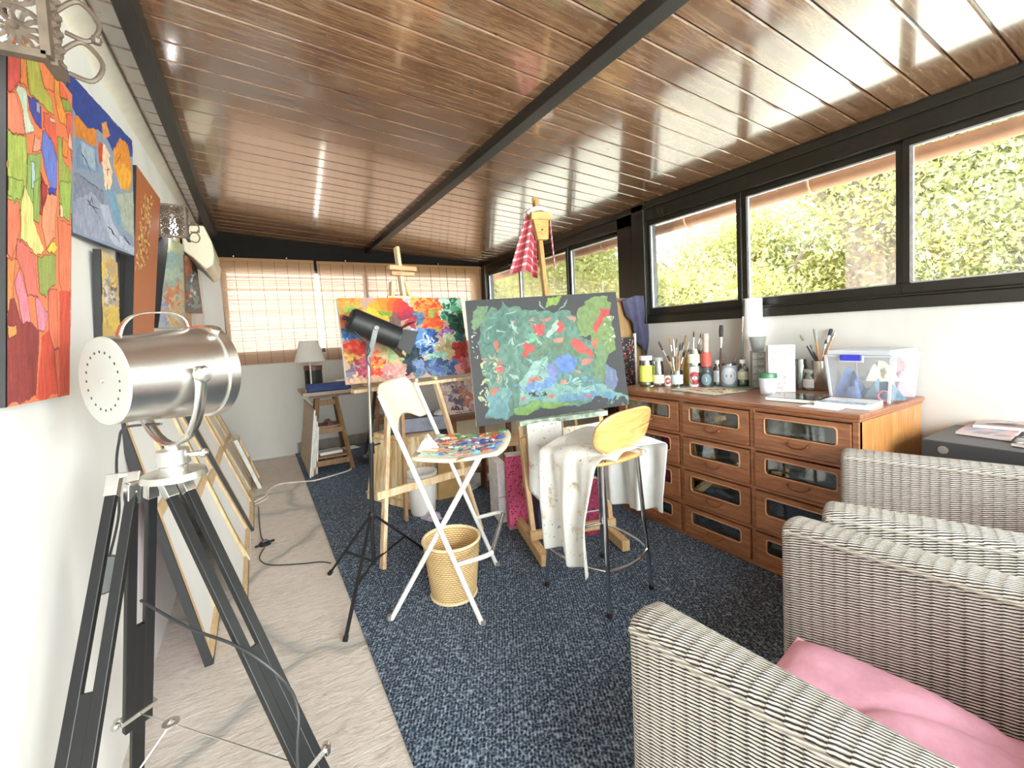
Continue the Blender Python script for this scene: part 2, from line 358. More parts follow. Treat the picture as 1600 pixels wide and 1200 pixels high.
# back wall with a long window behind the blinds
BY = 5.81
mb = MB().lohi((-.6, BY, -.02), (3.0, BY+.14, 1.20)); mb.lohi((-.6, BY, 1.20), (-.27, BY+.14, 2.3)); mb.lohi((2.84, BY, 1.20), (3.0, BY+.14, 2.3)); mb.build('wall_back', GREYW)['kind'] = 'structure'
mb = MB().prism([(-.5, BY-.02, 2.19), (2.95, BY-.02, 2.19), (2.95, BY-.02, ceil_z(2.95)+.01), (-.5, BY-.02, ceil_z(-.5)+.01)], (0, .16, 0)); mb.build('trim_7', plain('matt_black_paint', '#141210', .8, 0, .1, 3, 0, .1), bevel=.004)['kind'] = 'structure'
w = MB(); w.lohi((-.27, BY+.03, 1.20), (2.84, BY+.08, 1.25)); w.lohi((-.27, BY+.03, 2.16), (2.84, BY+.08, 2.2))
for x in (-.25, 1.29, 2.82): w.lohi((x-.03, BY+.03, 1.2), (x+.03, BY+.08, 2.2))
wo = w.build('window_9', DARK); wo['kind'] = 'structure'; MB().lohi((-.25, BY+.05, 1.22), (2.82, BY+.055, 2.18)).build('pane', GLASS, wo)
SK = plain('grey_tile_skirting', '#8d8378', .5, 0, .15, 12)
MB().lohi((.36, BY-.02, 0), (2.93, BY, .13)).build('baseboard_back', SK)['kind'] = 'structure'
# wall behind the viewer: wide glazed doors
mb = MB().lohi((-.75, -1.75, -.02), (-.35, -1.6, 2.75)); mb.lohi((2.85, -1.75, -.02), (3.1, -1.6, 2.75)); mb.lohi((-.35, -1.75, 2.3), (2.85, -1.6, 2.75)); mb.build('wall_rear', WHITE)['kind'] = 'structure'
for i in range(2):
    x0 = -.35+1.6*i; w = MB(); w.lohi((x0, -1.7, 0), (x0+1.6, -1.66, .06)); w.lohi((x0, -1.7, 2.24), (x0+1.6, -1.66, 2.3)); w.lohi((x0, -1.7, .06), (x0+.05, -1.66, 2.24)); w.lohi((x0+1.55, -1.7, .06), (x0+1.6, -1.66, 2.24))
    wo = w.build('door_%d' % (i+1), DARK); wo['kind'] = 'structure'; MB().lohi((x0+.04, -1.685, .05), (x0+1.56, -1.68, 2.25)).build('pane', GLASS, wo)
    h = MB().tube([(x0+(1.5 if i == 0 else .1), -1.65, .95), (x0+(1.5 if i == 0 else .1), -1.61, .98), (x0+(1.5 if i == 0 else .1), -1.61, 1.15), (x0+(1.5 if i == 0 else .1), -1.65, 1.18)], .01).build('handle', ALU, wo)

# ------------------------------------------------------------------ bamboo blinds
def m_bamboo():
    t = NT('split_bamboo'); v = t.coord('Object', (2.2, 1, 90)); f = t.noise(v, 3, 4, .6); g = t.noise(t.coord('Object', (1, 1, 1)), 2, 2)
    c = t.ramp(f, [(.3, '#91602f'), (.5, '#b5824a'), (.7, '#d2a76c')]); t.col(c); t.done(.5)
    tr = t.n('BsdfTranslucent'); t.l(t.mix(.88, c, '#fbeee6'), tr.inputs['Color']); mx = t.n('MixShader'); mx.inputs[0].default_value = .55
    t.l(t.b.outputs[0], mx.inputs[1]); t.l(tr.outputs[0], mx.inputs[2]); t.l(mx.outputs[0], t.out.inputs['Surface']); return t.m
BAM = m_bamboo(); CORD = plain('brown_blind_cord', '#3a1f14', .8); HOOK = plain('nickel', '#d8d8d8', .25, .9)
def blind(x0, x1, label, cords, thin):
    ang = -.033; zt, zb = 2.295, 1.10; t = thing('bamboo_blind', label, 'blind', (x0, BY-.045, zt), 0, 'split bamboo roller blinds on the end window')
    L = x1-x0; tilt = lambda x, z: (x+(.028*(zt-z)), 0, z-zt+.006*x)
    mb = MB(); n = 118; p = (zt-zb)/n; r = np.random.default_rng(3)
    for i in range(n):
        z = zt-p*(i+.5); hh = p*(.425+.05*r.random()); dz = (r.random()-.5)*.001
        c = [tilt(0, z+hh+dz), tilt(L, z+hh+dz), tilt(L, z-hh+dz), tilt(0, z-hh+dz)]
        mb.prism(c, (0, .003, 0))
    mb.build('slats', BAM, t, local=True)
    hb = MB().bar(A3(*tilt(0, zt))+A3(0, .0, -.012), A3(*tilt(L, zt))+A3(0, .0, -.012), .03, .03); hb.build('head_rail', BAM, t, local=True)
    for k, x in enumerate(cords+thin):
        w = .011 if k < len(cords) else .004; a = tilt(x-x0, zt); b = tilt(x-x0, zb)
        MB().bar(A3(*a)+A3(0, -.004, 0), A3(*b)+A3(0, -.004, 0), w, .003).build('cord', CORD, t, local=True)
    for x in (x0+.15*L, x0+.7*L):
        q = A3(*tilt(x-x0, zt))+A3(0, -.012, .02); MB().ball(q, .011, 10).build('hook', HOOK, t, smooth=True, local=True)
    return t
blind(-.28, .675, 'shorter split-bamboo blind hanging beside the air conditioner on the end window', [-.137, .126, .387, .64], [-.01, .256, .51])
blind(.71, 2.925, 'long split-bamboo blind hanging behind the easels across most of the end window', [.735, 1.0, 1.27, 1.53, 1.80, 2.14, 2.38, 2.66, 2.9], [.86, 1.13, 1.4, 1.66, 1.98, 2.27, 2.52])

# ------------------------------------------------------------------ outdoors
def m_leaf(name, a, b, c):
    t = NT(name); f = t.noise(t.coord(), 3.5, 4, .7); g = t.noise(t.coord(), 40, 2)
    cc = t.ramp(t.math('ADD', t.math('MULTIPLY', f, .6), t.math('MULTIPLY', g, .4)), [(.32, a), (.5, b), (.68, c)]); t.col(cc); t.done(.5)
    tr = t.n('BsdfTranslucent'); t.l(cc, tr.inputs['Color']); mx = t.n('MixShader'); mx.inputs[0].default_value = .4
    t.l(t.b.outputs[0], mx.inputs[1]); t.l(tr.outputs[0], mx.inputs[2]); t.l(mx.outputs[0], t.out.inputs['Surface']); return t.m
LEAF = [m_leaf('young_leaves', '#6c7236', '#a2a258', '#d2cf9c'), m_leaf('olive_leaves', '#5f653c', '#969762', '#c9c7a2'), m_leaf('pale_leaves', '#777f48', '#a5a86e', '#d2d2ac')]
BARK = plain('grey_bark', '#6a5c50', .9, 0, .35, 14, .6)
def leafcloud(n, rx, ry, rz, size, seed, clumps=26):
    r = np.random.default_rng(seed); mb = MB(); C = r.normal(size=(clumps, 3)); C /= np.linalg.norm(C, axis=1)[:, None]; C *= (r.random((clumps, 1))**.4)*A3(rx, ry, rz)*.85
    k = r.integers(0, clumps, n); P = C[k]+r.normal(size=(n, 3))*A3(rx, ry, rz)*.16; d = r.normal(size=(n, 3)); d /= np.linalg.norm(d, axis=1)[:, None]; e = np.cross(d, r.normal(size=(n, 3))); e /= np.linalg.norm(e, axis=1)[:, None]
    s = size*(.6+.8*r.random((n, 1))); Q = np.stack([P-d*s, P+e*s*.45, P+d*s, P-e*s*.45], 1).reshape(-1, 3)
    mb.v = [tuple(p) for p in Q]; mb.f = [[4*i, 4*i+1, 4*i+2, 4*i+3] for i in range(n)]; return mb
MB().lohi((3.08, -30, -.6), (60, 90, -.5)).build('ground', plain('pale_gravel', '#e6dfcc', .9, 0, .1, 3))['kind'] = 'structure'
def tree(name, label, x, y, h, r, leafs, seed, n=5000, group=None, trunk=.12, sz=.055, lean=0, cat='tree', base=-.5):
    x *= 1.5; y *= 1.5; h = 1.5*h-.9; r *= 1.5; sz *= .95; lean *= 1.5; trunk *= 1.5
    t = thing(name, label, cat, (x, y, base), 0, group)
    m = leafcloud(n*6, r, r*1.15, h*.42, sz, seed); m.v = [(a, b, c+h*.62) for a, b, c in m.v]; m.build('crown', leafs, t, local=True)
    q = MB().tube([(0, 0, 0), (lean*.3, .05, h*.25), (lean*.7, 0, h*.5), (lean, .1, h*.75)], [trunk*1.2, trunk, trunk*.8, trunk*.4], 8)
    for a in range(3): q.tube([(lean*.5, 0, h*.4), (lean*.5+.5*r*cos(a*2.1), .5*r*sin(a*2.1), h*.62), (lean*.5+.8*r*cos(a*2.1), .8*r*sin(a*2.1), h*.8)], [trunk*.5, trunk*.35, trunk*.1], 6)
    q.build('trunk', BARK, t, smooth=True, local=True); return t
tree('tree', 'bushy yellow-green tree seen through the window nearest the viewer', 7.2, 1.2, 5.2, 1.9, LEAF[1], 1, 9000)
tree('tree', 'loose pale tree filling the upper part of the nearest window, sky showing through', 9.5, .2, 6.6, 2.2, LEAF[2], 2, 5000)
tree('tree', 'old tree with thick grey leaning trunk, seen at the right end of the large window', 6.6, 2.3, 5.6, 1.5, LEAF[0], 3, 1500, None, .30, .06, -.5)
tree('bush', 'tall sunlit bush filling the lower part of the large window', 6.6, 3.9, 3.5, 1.7, LEAF[0], 4, 9000, cat='bush')
tree('bush', 'tall sunlit bush at the left side of the window with the hillside view', 6.3, 7.5, 4.1, 1.3, LEAF[0], 5, 7000, cat='bush')
tree('bush', 'low sunlit bush under the hillside, seen in the same window as the slope', 8.6, 6.0, 2.15, 1.5, LEAF[2], 6, 5000, cat='bush')
tree('tree', 'yellow-green tree with slim pale trunk seen between the dark double post and the easel', 7.0, 9.2, 5.0, 2.1, LEAF[0], 7, 9000, None, .09)
tree('tree', 'yellow-green tree seen in the window just behind the tall easel mast', 6.6, 12.4, 5.6, 2.4, LEAF[2], 8, 9000)
tree('tree', 'yellow-green tree seen in the farthest side window beside the corner post', 6.0, 16.5, 6.0, 2.6, LEAF[0], 9, 9000)
# hillside beyond
hx = np.linspace(26, 80, 26); hy = np.linspace(-20, 90, 40); G = np.zeros((26, 40, 3))
for i, a in enumerate(hx):
    for j, b in enumerate(hy): G[i, j] = (a, b, -.6+14.5*min(1, (a-26)/36)**.8*(.75+.25*sin(b*.11+1))+.5*sin(a*.7+b*.5))
def m_hill():
    t = NT('scrub_hillside'); vo = t.n('TexVoronoi'); vo.inputs['Scale'].default_value = .8; t.l(t.coord(), vo.inputs['Vector']); f = t.noise(t.coord(), .35, 4)
    t.col(t.mix(t.ramp(vo.outputs['Distance'], [(.25, '#ffffff'), (.55, '#000000')]), t.ramp(f, [(.35, '#b3a184'), (.65, '#a08d6c')]), '#6f7548')); return t.done(.9)
MB().grid(G).build('hillside', m_hill(), smooth=True)['kind'] = 'structure'
# terracotta gutter outside
TERRA = plain('terracotta_gutter', '#a9714f', .6, 0, .12, 5)
g = thing('rain_gutter', 'terracotta-coloured half-round rain gutter running outside above the side windows', 'gutter', (3.36, 2.2, 2.2))
prof = [(.062*cos(a), .062*sin(a)) for a in np.linspace(-PI*1.02, .02*PI, 12)]; prof = [(a, b) for a, b in prof]+[(.068, .012), (-.068, .012)]
MB().prism([(3.36+a, -1.6, 2.235+b) for a, b in prof], (0, 8.2, 0)).build('gutter_channel', TERRA, g, smooth=True)
for y in (1.56, 2.55, 3.62, 4.78, .3):
    MB().tube([(3.06, y, 2.33), (3.28, y, 2.31)]+[(3.36+.068*cos(a), y, 2.235+.068*sin(a)) for a in np.linspace(PI, 2*PI, 9)]+[(3.43, y, 2.27)], .009, 6).build('bracket', plain('pale_bracket', '#c99a7c', .5), g)
MB().lohi((-5, 8.3, -.6), (4.15, 8.5, 3.3)).build('blind_backdrop', plain('backdrop_cream', '#f6e6da', .9, 0, .06, 2))['kind'] = 'structure'  # added wall behind the end window, evens the glow through the blinds
# light
wd = bpy.data.worlds.new('sky'); sc.world = wd; wd.use_nodes = True; nt = wd.node_tree; bg = nt.nodes['Background']
tc = nt.nodes.new('ShaderNodeTexCoord'); sp = nt.nodes.new('ShaderNodeSeparateXYZ'); nt.links.new(tc.outputs['Generated'], sp.inputs[0])
rp = nt.nodes.new('ShaderNodeValToRGB'); rp.color_ramp.elements[0].position = .45; rp.color_ramp.elements[0].color = (.75, .74, .68, 1); rp.color_ramp.elements[1].position = .62; rp.color_ramp.elements[1].color = (.93, .97, 1, 1)
ma = nt.nodes.new('ShaderNodeMath'); ma.operation = 'MULTIPLY_ADD'; ma.inputs[1].default_value = .5; ma.inputs[2].default_value = .5; nt.links.new(sp.outputs['Z'], ma.inputs[0]); nt.links.new(ma.outputs[0], rp.inputs[0]); nt.links.new(rp.outputs[0], bg.inputs[0])
bg.inputs[1].default_value = SKY_STRENGTH = 12
def lamp(name, kind, loc, energy, **kw):
    l = bpy.data.lights.new(name, kind); o = bpy.data.objects.new(name, l); COL.objects.link(o); o.location = loc; l.energy = energy
    for k, v in kw.items(): setattr(l, k, v)
    return o
sun = lamp('sun', 'SUN', (-5, -5, 12), 5, angle=.02, color=(1, .95, .85)); sun.rotation_euler = Vector((.62, .30, -.72)).to_track_quat('-Z', 'Y').to_euler()
def portal(loc, d, sx, sy):
    o = lamp('sky_portal', 'AREA', loc, 1, shape='RECTANGLE', size=sx, size_y=sy); o.rotation_euler = Vector(d).to_track_quat('-Z', 'Y').to_euler(); o.data.cycles.is_portal = True
sc.view_settings.view_transform = 'Standard'; sc.view_settings.look = 'None'; sc.view_settings.exposure = .47; sc.view_settings.gamma = 1.14
sc.cycles.use_denoising = True; sc.cycles.use_adaptive_sampling = True; sc.cycles.adaptive_threshold = .03; sc.cycles.adaptive_min_samples = 16; sc.cycles.max_bounces = 8; sc.cycles.diffuse_bounces = 5; sc.cycles.transparent_max_bounces = 16; sc.cycles.sample_clamp_indirect = 8; sc.cycles.caustics_reflective = False; sc.cycles.caustics_refractive = False
fill = lamp('rear_fill', 'AREA', (1.2, -1.9, 1.5), 330, shape='RECTANGLE', size=3.0, size_y=2.0, color=(1, .98, .95)); fill.rotation_euler = Vector((0, 1, -.06)).to_track_quat('-Z', 'Y').to_euler()  # added fill lamp outside the rear doors, lifts the interior against the bright exterior
# ------------------------------------------------------------------ paintings on the left wall
BLACKE = plain('black_canvas_edge', '#1b1b1e', .6, 0, .2, 30); WHITEE = plain('white_canvas_edge', '#ece8e2', .7)
def wallq(px4, plane):           # plane: (x at the near edge, x at the far edge)
    out = []
    for i, p in enumerate(px4): out.append(onX(*p, plane[0] if i in (0, 3) else plane[1]))
    return out
# large colourful painting nearest the viewer
q1 = [(10, 12), (112, 148), (108, 617), (9, 637)]
P = Paint(q1, 150, 420, '#ee8058', 3, .006, 3.636)
K = '#3a1512'
for c, *pts in [('#e2605a', (35,60),(110,110),(108,500),(60,580),(30,580)), ('#ee8468', (30,585),(80,580),(140,830),(130,850),(95,850),(35,830)), ('#a7b858', (35,832),(95,852),(145,855),(150,1300),(35,1300)),
    ('#f09050', (110,110),(130,170),(150,560),(105,520)), ('#b9bb55', (130,240),(190,265),(205,340),(240,520),(290,600),(300,700),(160,575),(140,400)), ('#f28555', (190,260),(300,400),(300,550),(250,535),(215,400)),
    ('#f49a45', (300,420),(330,450),(330,560),(370,690),(375,760),(330,740),(300,560)), ('#e8684a', (330,460),(378,540),(380,575),(335,570)), ('#8b9a45', (335,570),(380,575),(412,660),(360,660)), ('#e5624f', (370,680),(412,670),(410,1060),(395,900),(370,760)),
    ('#cadcc8', (80,560),(100,530),(150,580),(150,700),(190,830),(140,850),(120,700)), ('#4a4fa8', (150,590),(200,610),(225,650),(230,800),(195,770),(160,690)), ('#a9b4e0', (195,620),(220,640),(218,710),(195,700)),
    ('#e2624f', (240,690),(270,680),(310,760),(320,980),(300,880),(240,790)), ('#6a7bd6', (235,800),(290,860),(318,960),(315,1150),(290,1190),(250,1050),(225,920)), ('#f0a088', (190,850),(220,850),(225,930),(175,940)),
    ('#8fae62', (150,950),(225,945),(220,1300),(130,1300)), ('#bfe0e2', (165,1000),(190,990),(195,1140),(170,1150)), ('#a8393a', (225,1060),(260,1150),(240,1300),(215,1300)), ('#9cab55', (320,820),(345,830),(350,950),(410,1070),(410,1300),(330,1300)),
    ('#f08c45', (350,830),(390,870),(375,960),(345,930)), ('#f3b39a', (385,770),(404,850),(404,900),(380,890)), ('#f0d8b0', (270,710),(300,720),(310,760),(285,745))]: P.poly(c, *pts, line=K)
P.off = (0, 320)
for c, *pts in [('#9db558', (40,-60),(125,-60),(125,0),(105,80),(35,40)), ('#ef7d60', (25,50),(105,85),(100,290),(60,390),(20,380)), ('#e6df8a', (130,-30),(185,80),(185,180),(245,350),(200,370),(130,290),(105,290),(110,100)), ('#93b05a', (180,-60),(215,-60),(215,190),(180,170)),
    ('#f29a75', (265,10),(320,30),(305,270),(255,340),(225,200),(230,120)), ('#b03a40', (225,-40),(265,-30),(260,20),(230,90)), ('#3b4cb0', (265,-20),(315,-20),(310,25),(270,15)), ('#9db85a', (325,-60),(400,-60),(390,180),(350,150)), ('#f0d050', (250,345),(300,290),(320,310),(295,365)),
    ('#f0dfb0', (328,60),(350,100),(352,150),(335,150)), ('#e9756a', (85,290),(130,300),(190,370),(210,590),(150,590),(115,450),(85,400)), ('#93a055', (205,375),(310,360),(310,530),(265,560),(255,600),(215,560)), ('#ef7c5b', (320,150),(400,200),(400,560),(380,750),(330,500)), ('#f09055', (25,400),(80,390),(70,580),(30,680),(15,740)),
    ('#8e3b3a', (45,600),(75,590),(120,740),(165,720),(215,780),(200,1090),(5,1160),(20,760)), ('#f0859a', (75,520),(105,440),(150,600),(170,720),(120,740)), ('#f08ca5', (190,600),(210,590),(265,680),(250,770),(210,780)), ('#f29a55', (30,745),(85,730),(88,790),(40,810)),
    ('#f0755a', (265,560),(320,550),(325,860),(300,870),(270,770)), ('#d9503f', (330,560),(400,560),(385,1085),(200,1100),(230,800),(270,770),(300,870),(330,860)), ('#e46a50', (300,870),(330,862),(335,1085),(320,1085))]: P.poly(c, *pts, line=K if c not in ('#d9503f', '#8e3b3a') else None)
P.off = (0, 0)
TL, TR, BR, BL = wallq(q1, (-.43, -.43)); TR[2] = TL[2]; BR[2] = BL[2]
BL[1] = TL[1] = (TL[1]+BL[1])/2+.03; TR[1] = BR[1] = TL[1]+.40
P.gain = 1.05
TL, TR, BR, BL = [onX(*p, -.43) for p in q1]
painting('painting', 'large canvas of interlocking red, orange, green and blue shapes, nearest on the left wall', TL, TR, BR, BL, P, BLACKE, .03, 'paintings on the left wall')
# blue night painting with figures
q2 = [(103, 108), (206, 220), (210, 400), (113, 363)]
P = Paint(q2, 170, 260, '#8190a8', 8, .008, 3.636)
for c, *pts in [('#2f3f86', (330,400),(385,400),(750,805),(752,900),(640,870),(600,780),(545,740),(500,760),(425,660),(380,560)), ('#6f86a5', (420,790),(550,860),(560,1000),(430,980)), ('#94a6ba', (450,820),(540,870),(540,990),(480,960)), ('#ce7b35', (418,680),(440,670),(500,750),(548,740),(550,860),(420,790)), ('#b8462f', (555,830),(585,830),(585,930),(570,960)),
    ('#f0caa6', (590,830),(630,900),(620,920),(640,1000),(630,1110),(600,1090),(580,900)), ('#d98535', (645,860),(680,790),(725,830),(750,1000),(735,1100),(690,1090),(650,980)), ('#e6a03c', (655,960),(700,940),(745,1000),(740,1090),(690,1095)), ('#d28a4a', (580,720),(600,700),(630,780),(590,800)), ('#7a7f95', (415,1000),(590,1100),(600,1250),(420,1300))]: P.poly(c, *pts)
P.off = (0, 320)
for c, *pts in [('#8f96ad', (410,0),(520,-60),(590,20),(620,130),(640,220),(410,150)), ('#a9b0c6', (560,0),(620,20),(640,110),(700,200),(760,250),(755,280),(640,225),(600,120)), ('#6f93ad', (610,-70),(660,-60),(700,150),(650,110)), ('#a0a79a', (660,-40),(755,-60),(760,200),(700,140))]: P.poly(c, *pts)
for a, b in [((490,-20),(560,70)), ((500,10),(575,50)), ((520,-30),(530,20)), ((600,110),(680,215)), ((700,180),(740,230))]: P.stroke('#22252f', a, b, 6)
P.off = (0, 0)
for a, b in [((430,1000),(590,1110)), ((612,960),(610,1020)), ((590,985),(630,985)), ((660,950),(690,880)), ((520,1130),(510,1180)), ((610,1060),(610,1100)), ((460,880),(520,1010))]: P.stroke('#23242c', a, b, 5)
TL, TR, BR, BL = wallq(q2, (-.455, -.388))
painting('painting', 'blue night scene with pale and orange figures over grey rocks, second on the left wall', TL, TR, BR, BL, P, plain('navy_canvas_edge', '#3c4257', .6), .02, 'paintings on the left wall')
# tall terracotta panel
q3 = [(213, 258), (250, 311), (240, 525), (207, 525)]
P = Paint(q3, 70, 260, '#b8683f', 12, .01, 4, (0, 300)); r = np.random.default_rng(4)
for i in range(130):
    y = 40+i*3.9; wd = 22+18*abs(sin(i*.13)); x = 925-.10*(y-40)+(r.random()-.5)*2*wd
    P.stroke(['#e0b566', '#d79b4f', '#edc987', '#8a3d22'][i % 4], (x, y), (x+(r.random()-.5)*24, y+14+r.random()*18), 10)
TL, TR, BR, BL = [onX(*p, -.42) for p in q3]
painting('painting', 'tall narrow terracotta panel with a golden intertwined figure', TL, TR, BR, BL, P, BLACKE, .05, 'paintings on the left wall')
# yellow abstract
q4 = [(157, 389), (183, 411), (187, 525), (160, 540)]
P = Paint(q4, 60, 160, '#d9b56a', 15, .02, 4, (0, 300))
P.scatter(['#e6c65a', '#c7a06a', '#d8c08a', '#bfa27e'], (625, 370, 740, 900), 60, 16, 1, 1.8); P.scatter(['#8f8a86', '#a9a6b0', '#d9d4d6', '#5d5650'], (650, 530, 720, 710), 50, 8, 2, 1.5)
TL, TR, BR, BL = [onX(*p, -.435) for p in q4]
painting('painting', 'small ochre yellow abstract with a grey scribble, hung above the big metal spotlight', TL, TR, BR, BL, P, BLACKE, .02, 'paintings on the left wall')
# black-edged dark canvas, seen edge-on between the ochre and the terracotta ones
TL, TR, BR, BL = [onX(*p, -.45) for p in ((188, 392), (207, 400), (206, 520), (187, 520))]
painting('painting', 'dark canvas seen almost edge-on between the ochre abstract and the terracotta panel', TL, TR, BR, BL, Paint([(0,0),(1,0),(1,1),(0,1)], 20, 40, '#2b2b2d', 3), BLACKE, .01, 'paintings on the left wall')
# pastel abstract
q5 = [(263, 372), (287, 383), (290, 512), (247, 512)]
P = Paint(q5, 80, 200, '#a9c0b8', 19, .02, 4, (0, 300))
P.scatter(['#9fc3bd', '#bcd3c4', '#8fb0b5', '#c9cfa5'], (990, 290, 1160, 850), 70, 22, 1, 2.2); P.scatter(['#e58f68', '#e6b06a', '#d9795a', '#e8c884'], (1040, 500, 1110, 830), 40, 11, 2, 2.4); P.scatter(['#8d93c4', '#a9b0d0'], (990, 620, 1040, 840), 18, 12, 3, 2); P.scatter(['#dcb98c', '#cfa87a'], (1110, 560, 1160, 840), 22, 12, 4, 2)
TL, TR, BR, BL = [onX(*p, -.41) for p in q5]
painting('painting', 'pastel blue-green abstract with orange streaks, below the farther pierced wall lamp', TL, TR, BR, BL, P, BLACKE, .05, 'paintings on the left wall')
# dark narrow one beside the air conditioner
q6 = [(288, 398), (306, 405), (317, 490), (291, 487)]
P = Paint(q6, 60, 110, '#6d5a52', 23, .03, 4, (0, 300)); P.scatter(['#5f7d8d', '#7fa3a8', '#4c5660'], (1155, 440, 1225, 720), 40, 12, 1, 2); P.scatter(['#b0553c', '#c9704a'], (1150, 380, 1190, 740), 14, 8, 2, 2); P.scatter(['#e9eef0'], (1185, 470, 1210, 640), 12, 5, 3, 2.2)
TL, TR, BR, BL = [onX(*p, -.40) for p in q6]
painting('painting', 'little grey-blue and rust painting hung just under the air conditioner', TL, TR, BR, BL, P, plain('brown_frame_edge', '#7a4c2a', .5), .02, 'paintings on the left wall')
# bare wooden panel behind it
PINE = wood('bare_pine', '#c79a63', '#ecd2a4', 2, 5, 12, .6); OAKF = wood('tan_batten', '#9c6d3b', '#cfa06a', 2, 6, 14, .55)
TL, TR, BR, BL = [onX(*p, -.44) for p in ((280, 362), (294, 375), (300, 515), (290, 515))]
MBp = MB().prism([TL, TR, BR, BL], (-.012, 0, 0)); tag(MBp.build('wooden_board', OAKF), 'narrow tan wooden board standing on the wall behind the rust painting', 'board')

# ------------------------------------------------------------------ canvases leaning against the left wall, backs outwards
BACKW = m_wall('primed_canvas_back', '#f4f2ee', .1)
def leaning(label, bx, y0, L, H, tx, edge, wid=.04, cross=True, sheet=True, rotz=0, dark=False):
    """bottom edge on the floor from (bx, y0) going away L metres; top leans to x = tx"""
    t = thing('canvas', label, 'canvas', (bx, y0, 0), 0, 'canvases leaning against the left wall')
    lx = bx-tx; lz = math.sqrt(max(H*H-lx*lx, .01)); up = A3(-lx, 0, lz)/H; al = A3(sin(rotz), cos(rotz), 0); nrm = np.cross(al, up); nrm *= np.sign(nrm[0])   # nrm points into the room
    z0 = abs(nrm[2])*.0; o = A3(bx, y0, .002); P = lambda a, h, d=0: o+al*a+up*h+nrm*d
    fr = lambda d0, d1, a0, a1, h0, h1: [P(a0, h0, d0), P(a1, h0, d0), P(a1, h1, d0), P(a0, h1, d0)]
    mb = MB().prism(fr(-.03, 0, 0, L, 0, H), nrm*.012); mb.build('canvas_face', WHITEE if not dark else PURP, t)
    MB().prism(fr(-.018, 0, .004, L-.004, .004, H-.004), nrm*.004).build('canvas_back', BACKW, t)
    e = MB()
    for a0, a1, h0, h1 in ((-.004, .012, 0, H), (L-.008, L+.004, 0, H), (0, L, -.001, .006), (0, L, H-.01, H+.003)): e.prism(fr(-.03, 0, a0, a1, h0, h1), nrm*.03)
    e.build('canvas_edge', edge, t)
    w = wid; fb = MB()
    for a0, a1, h0, h1 in ((.012, w, .01, H-.01), (L-w, L-.008, .01, H-.01), (w, L-w, .006, w), (w, L-w, H-w, H-.01))+(((w, L-w, H*.5-w*.5, H*.5+w*.5),) if cross else ()): fb.prism(fr(-.014, 0, a0, a1, h0, h1), nrm*.014)
    fb.build('stretcher', PINE, t, bevel=.002)
PURP = plain('magenta_paint', '#8d2457', .4, 0, .25, 6)
leaning('largest white-backed canvas with a black edge, front of the stack behind the tripod lamp', -.235, 2.16, .44, 1.345, -.50, BLACKE, .045, dark=True)
leaning('white-backed canvas with black edge and pine stretcher, second in the leaning stack', -.118, 2.60, .52, 1.17, -.475, BLACKE, .04)
leaning('white-edged canvas showing pale pine stretcher bars, third in the leaning stack', -.112, 3.10, .48, 1.02, -.468, WHITEE, .05)
leaning('black-edged canvas with broad pine stretcher, fourth in the leaning stack', -.092, 3.58, .60, 1.08, -.455, BLACKE, .05)
leaning('white-edged canvas with tan stretcher leaning between the two black-edged ones', -.10, 4.22, .34, .98, -.452, WHITEE, .04)
leaning('black-edged canvas leaning near the end of the stack by the back wall', -.108, 4.60, .42, .95, -.45, BLACKE, .03)
leaning('small bare canvas with pine frame, last of the leaning stack', -.03, 4.62, .30, .50, -.19, WHITEE, .035)
leaning('tan-framed canvas leaning in the corner by the back wall', -.13, 5.06, .5, .84, -.44, OAKF, .05)

# ------------------------------------------------------------------ pierced metal wall lamps
IRON = plain('brown_pierced_iron', '#5f5145', .5, .2, .2, 20); BULB = NT('lit_bulb'); BULB.b.inputs['Emission Color'].default_value = (1, .96, .9, 1); BULB.b.inputs['Emission Strength'].default_value = 25; BULB = BULB.done(.4)
def rosette(mb, o, ax, ay, r, n=14, th=.0035):
    mb.tube([o+r*(cos(a)*ax+sin(a)*ay) for a in np.linspace(0, 2*PI, 20)[:-1]], th, 4, closed=True)
    mb.tube([o+.24*r*(cos(a)*ax+sin(a)*ay) for a in np.linspace(0, 2*PI, 10)[:-1]], th*2.2, 4, closed=True)
    for k in range(n):
        a = 2*PI*k/n; b = a+PI/n
        mb.tube([o+.25*r*(cos(a)*ax+sin(a)*ay), o+.7*r*(cos(b-.12)*ax+sin(b-.12)*ay), o+r*(cos(a)*ax+sin(a)*ay)], th, 4)
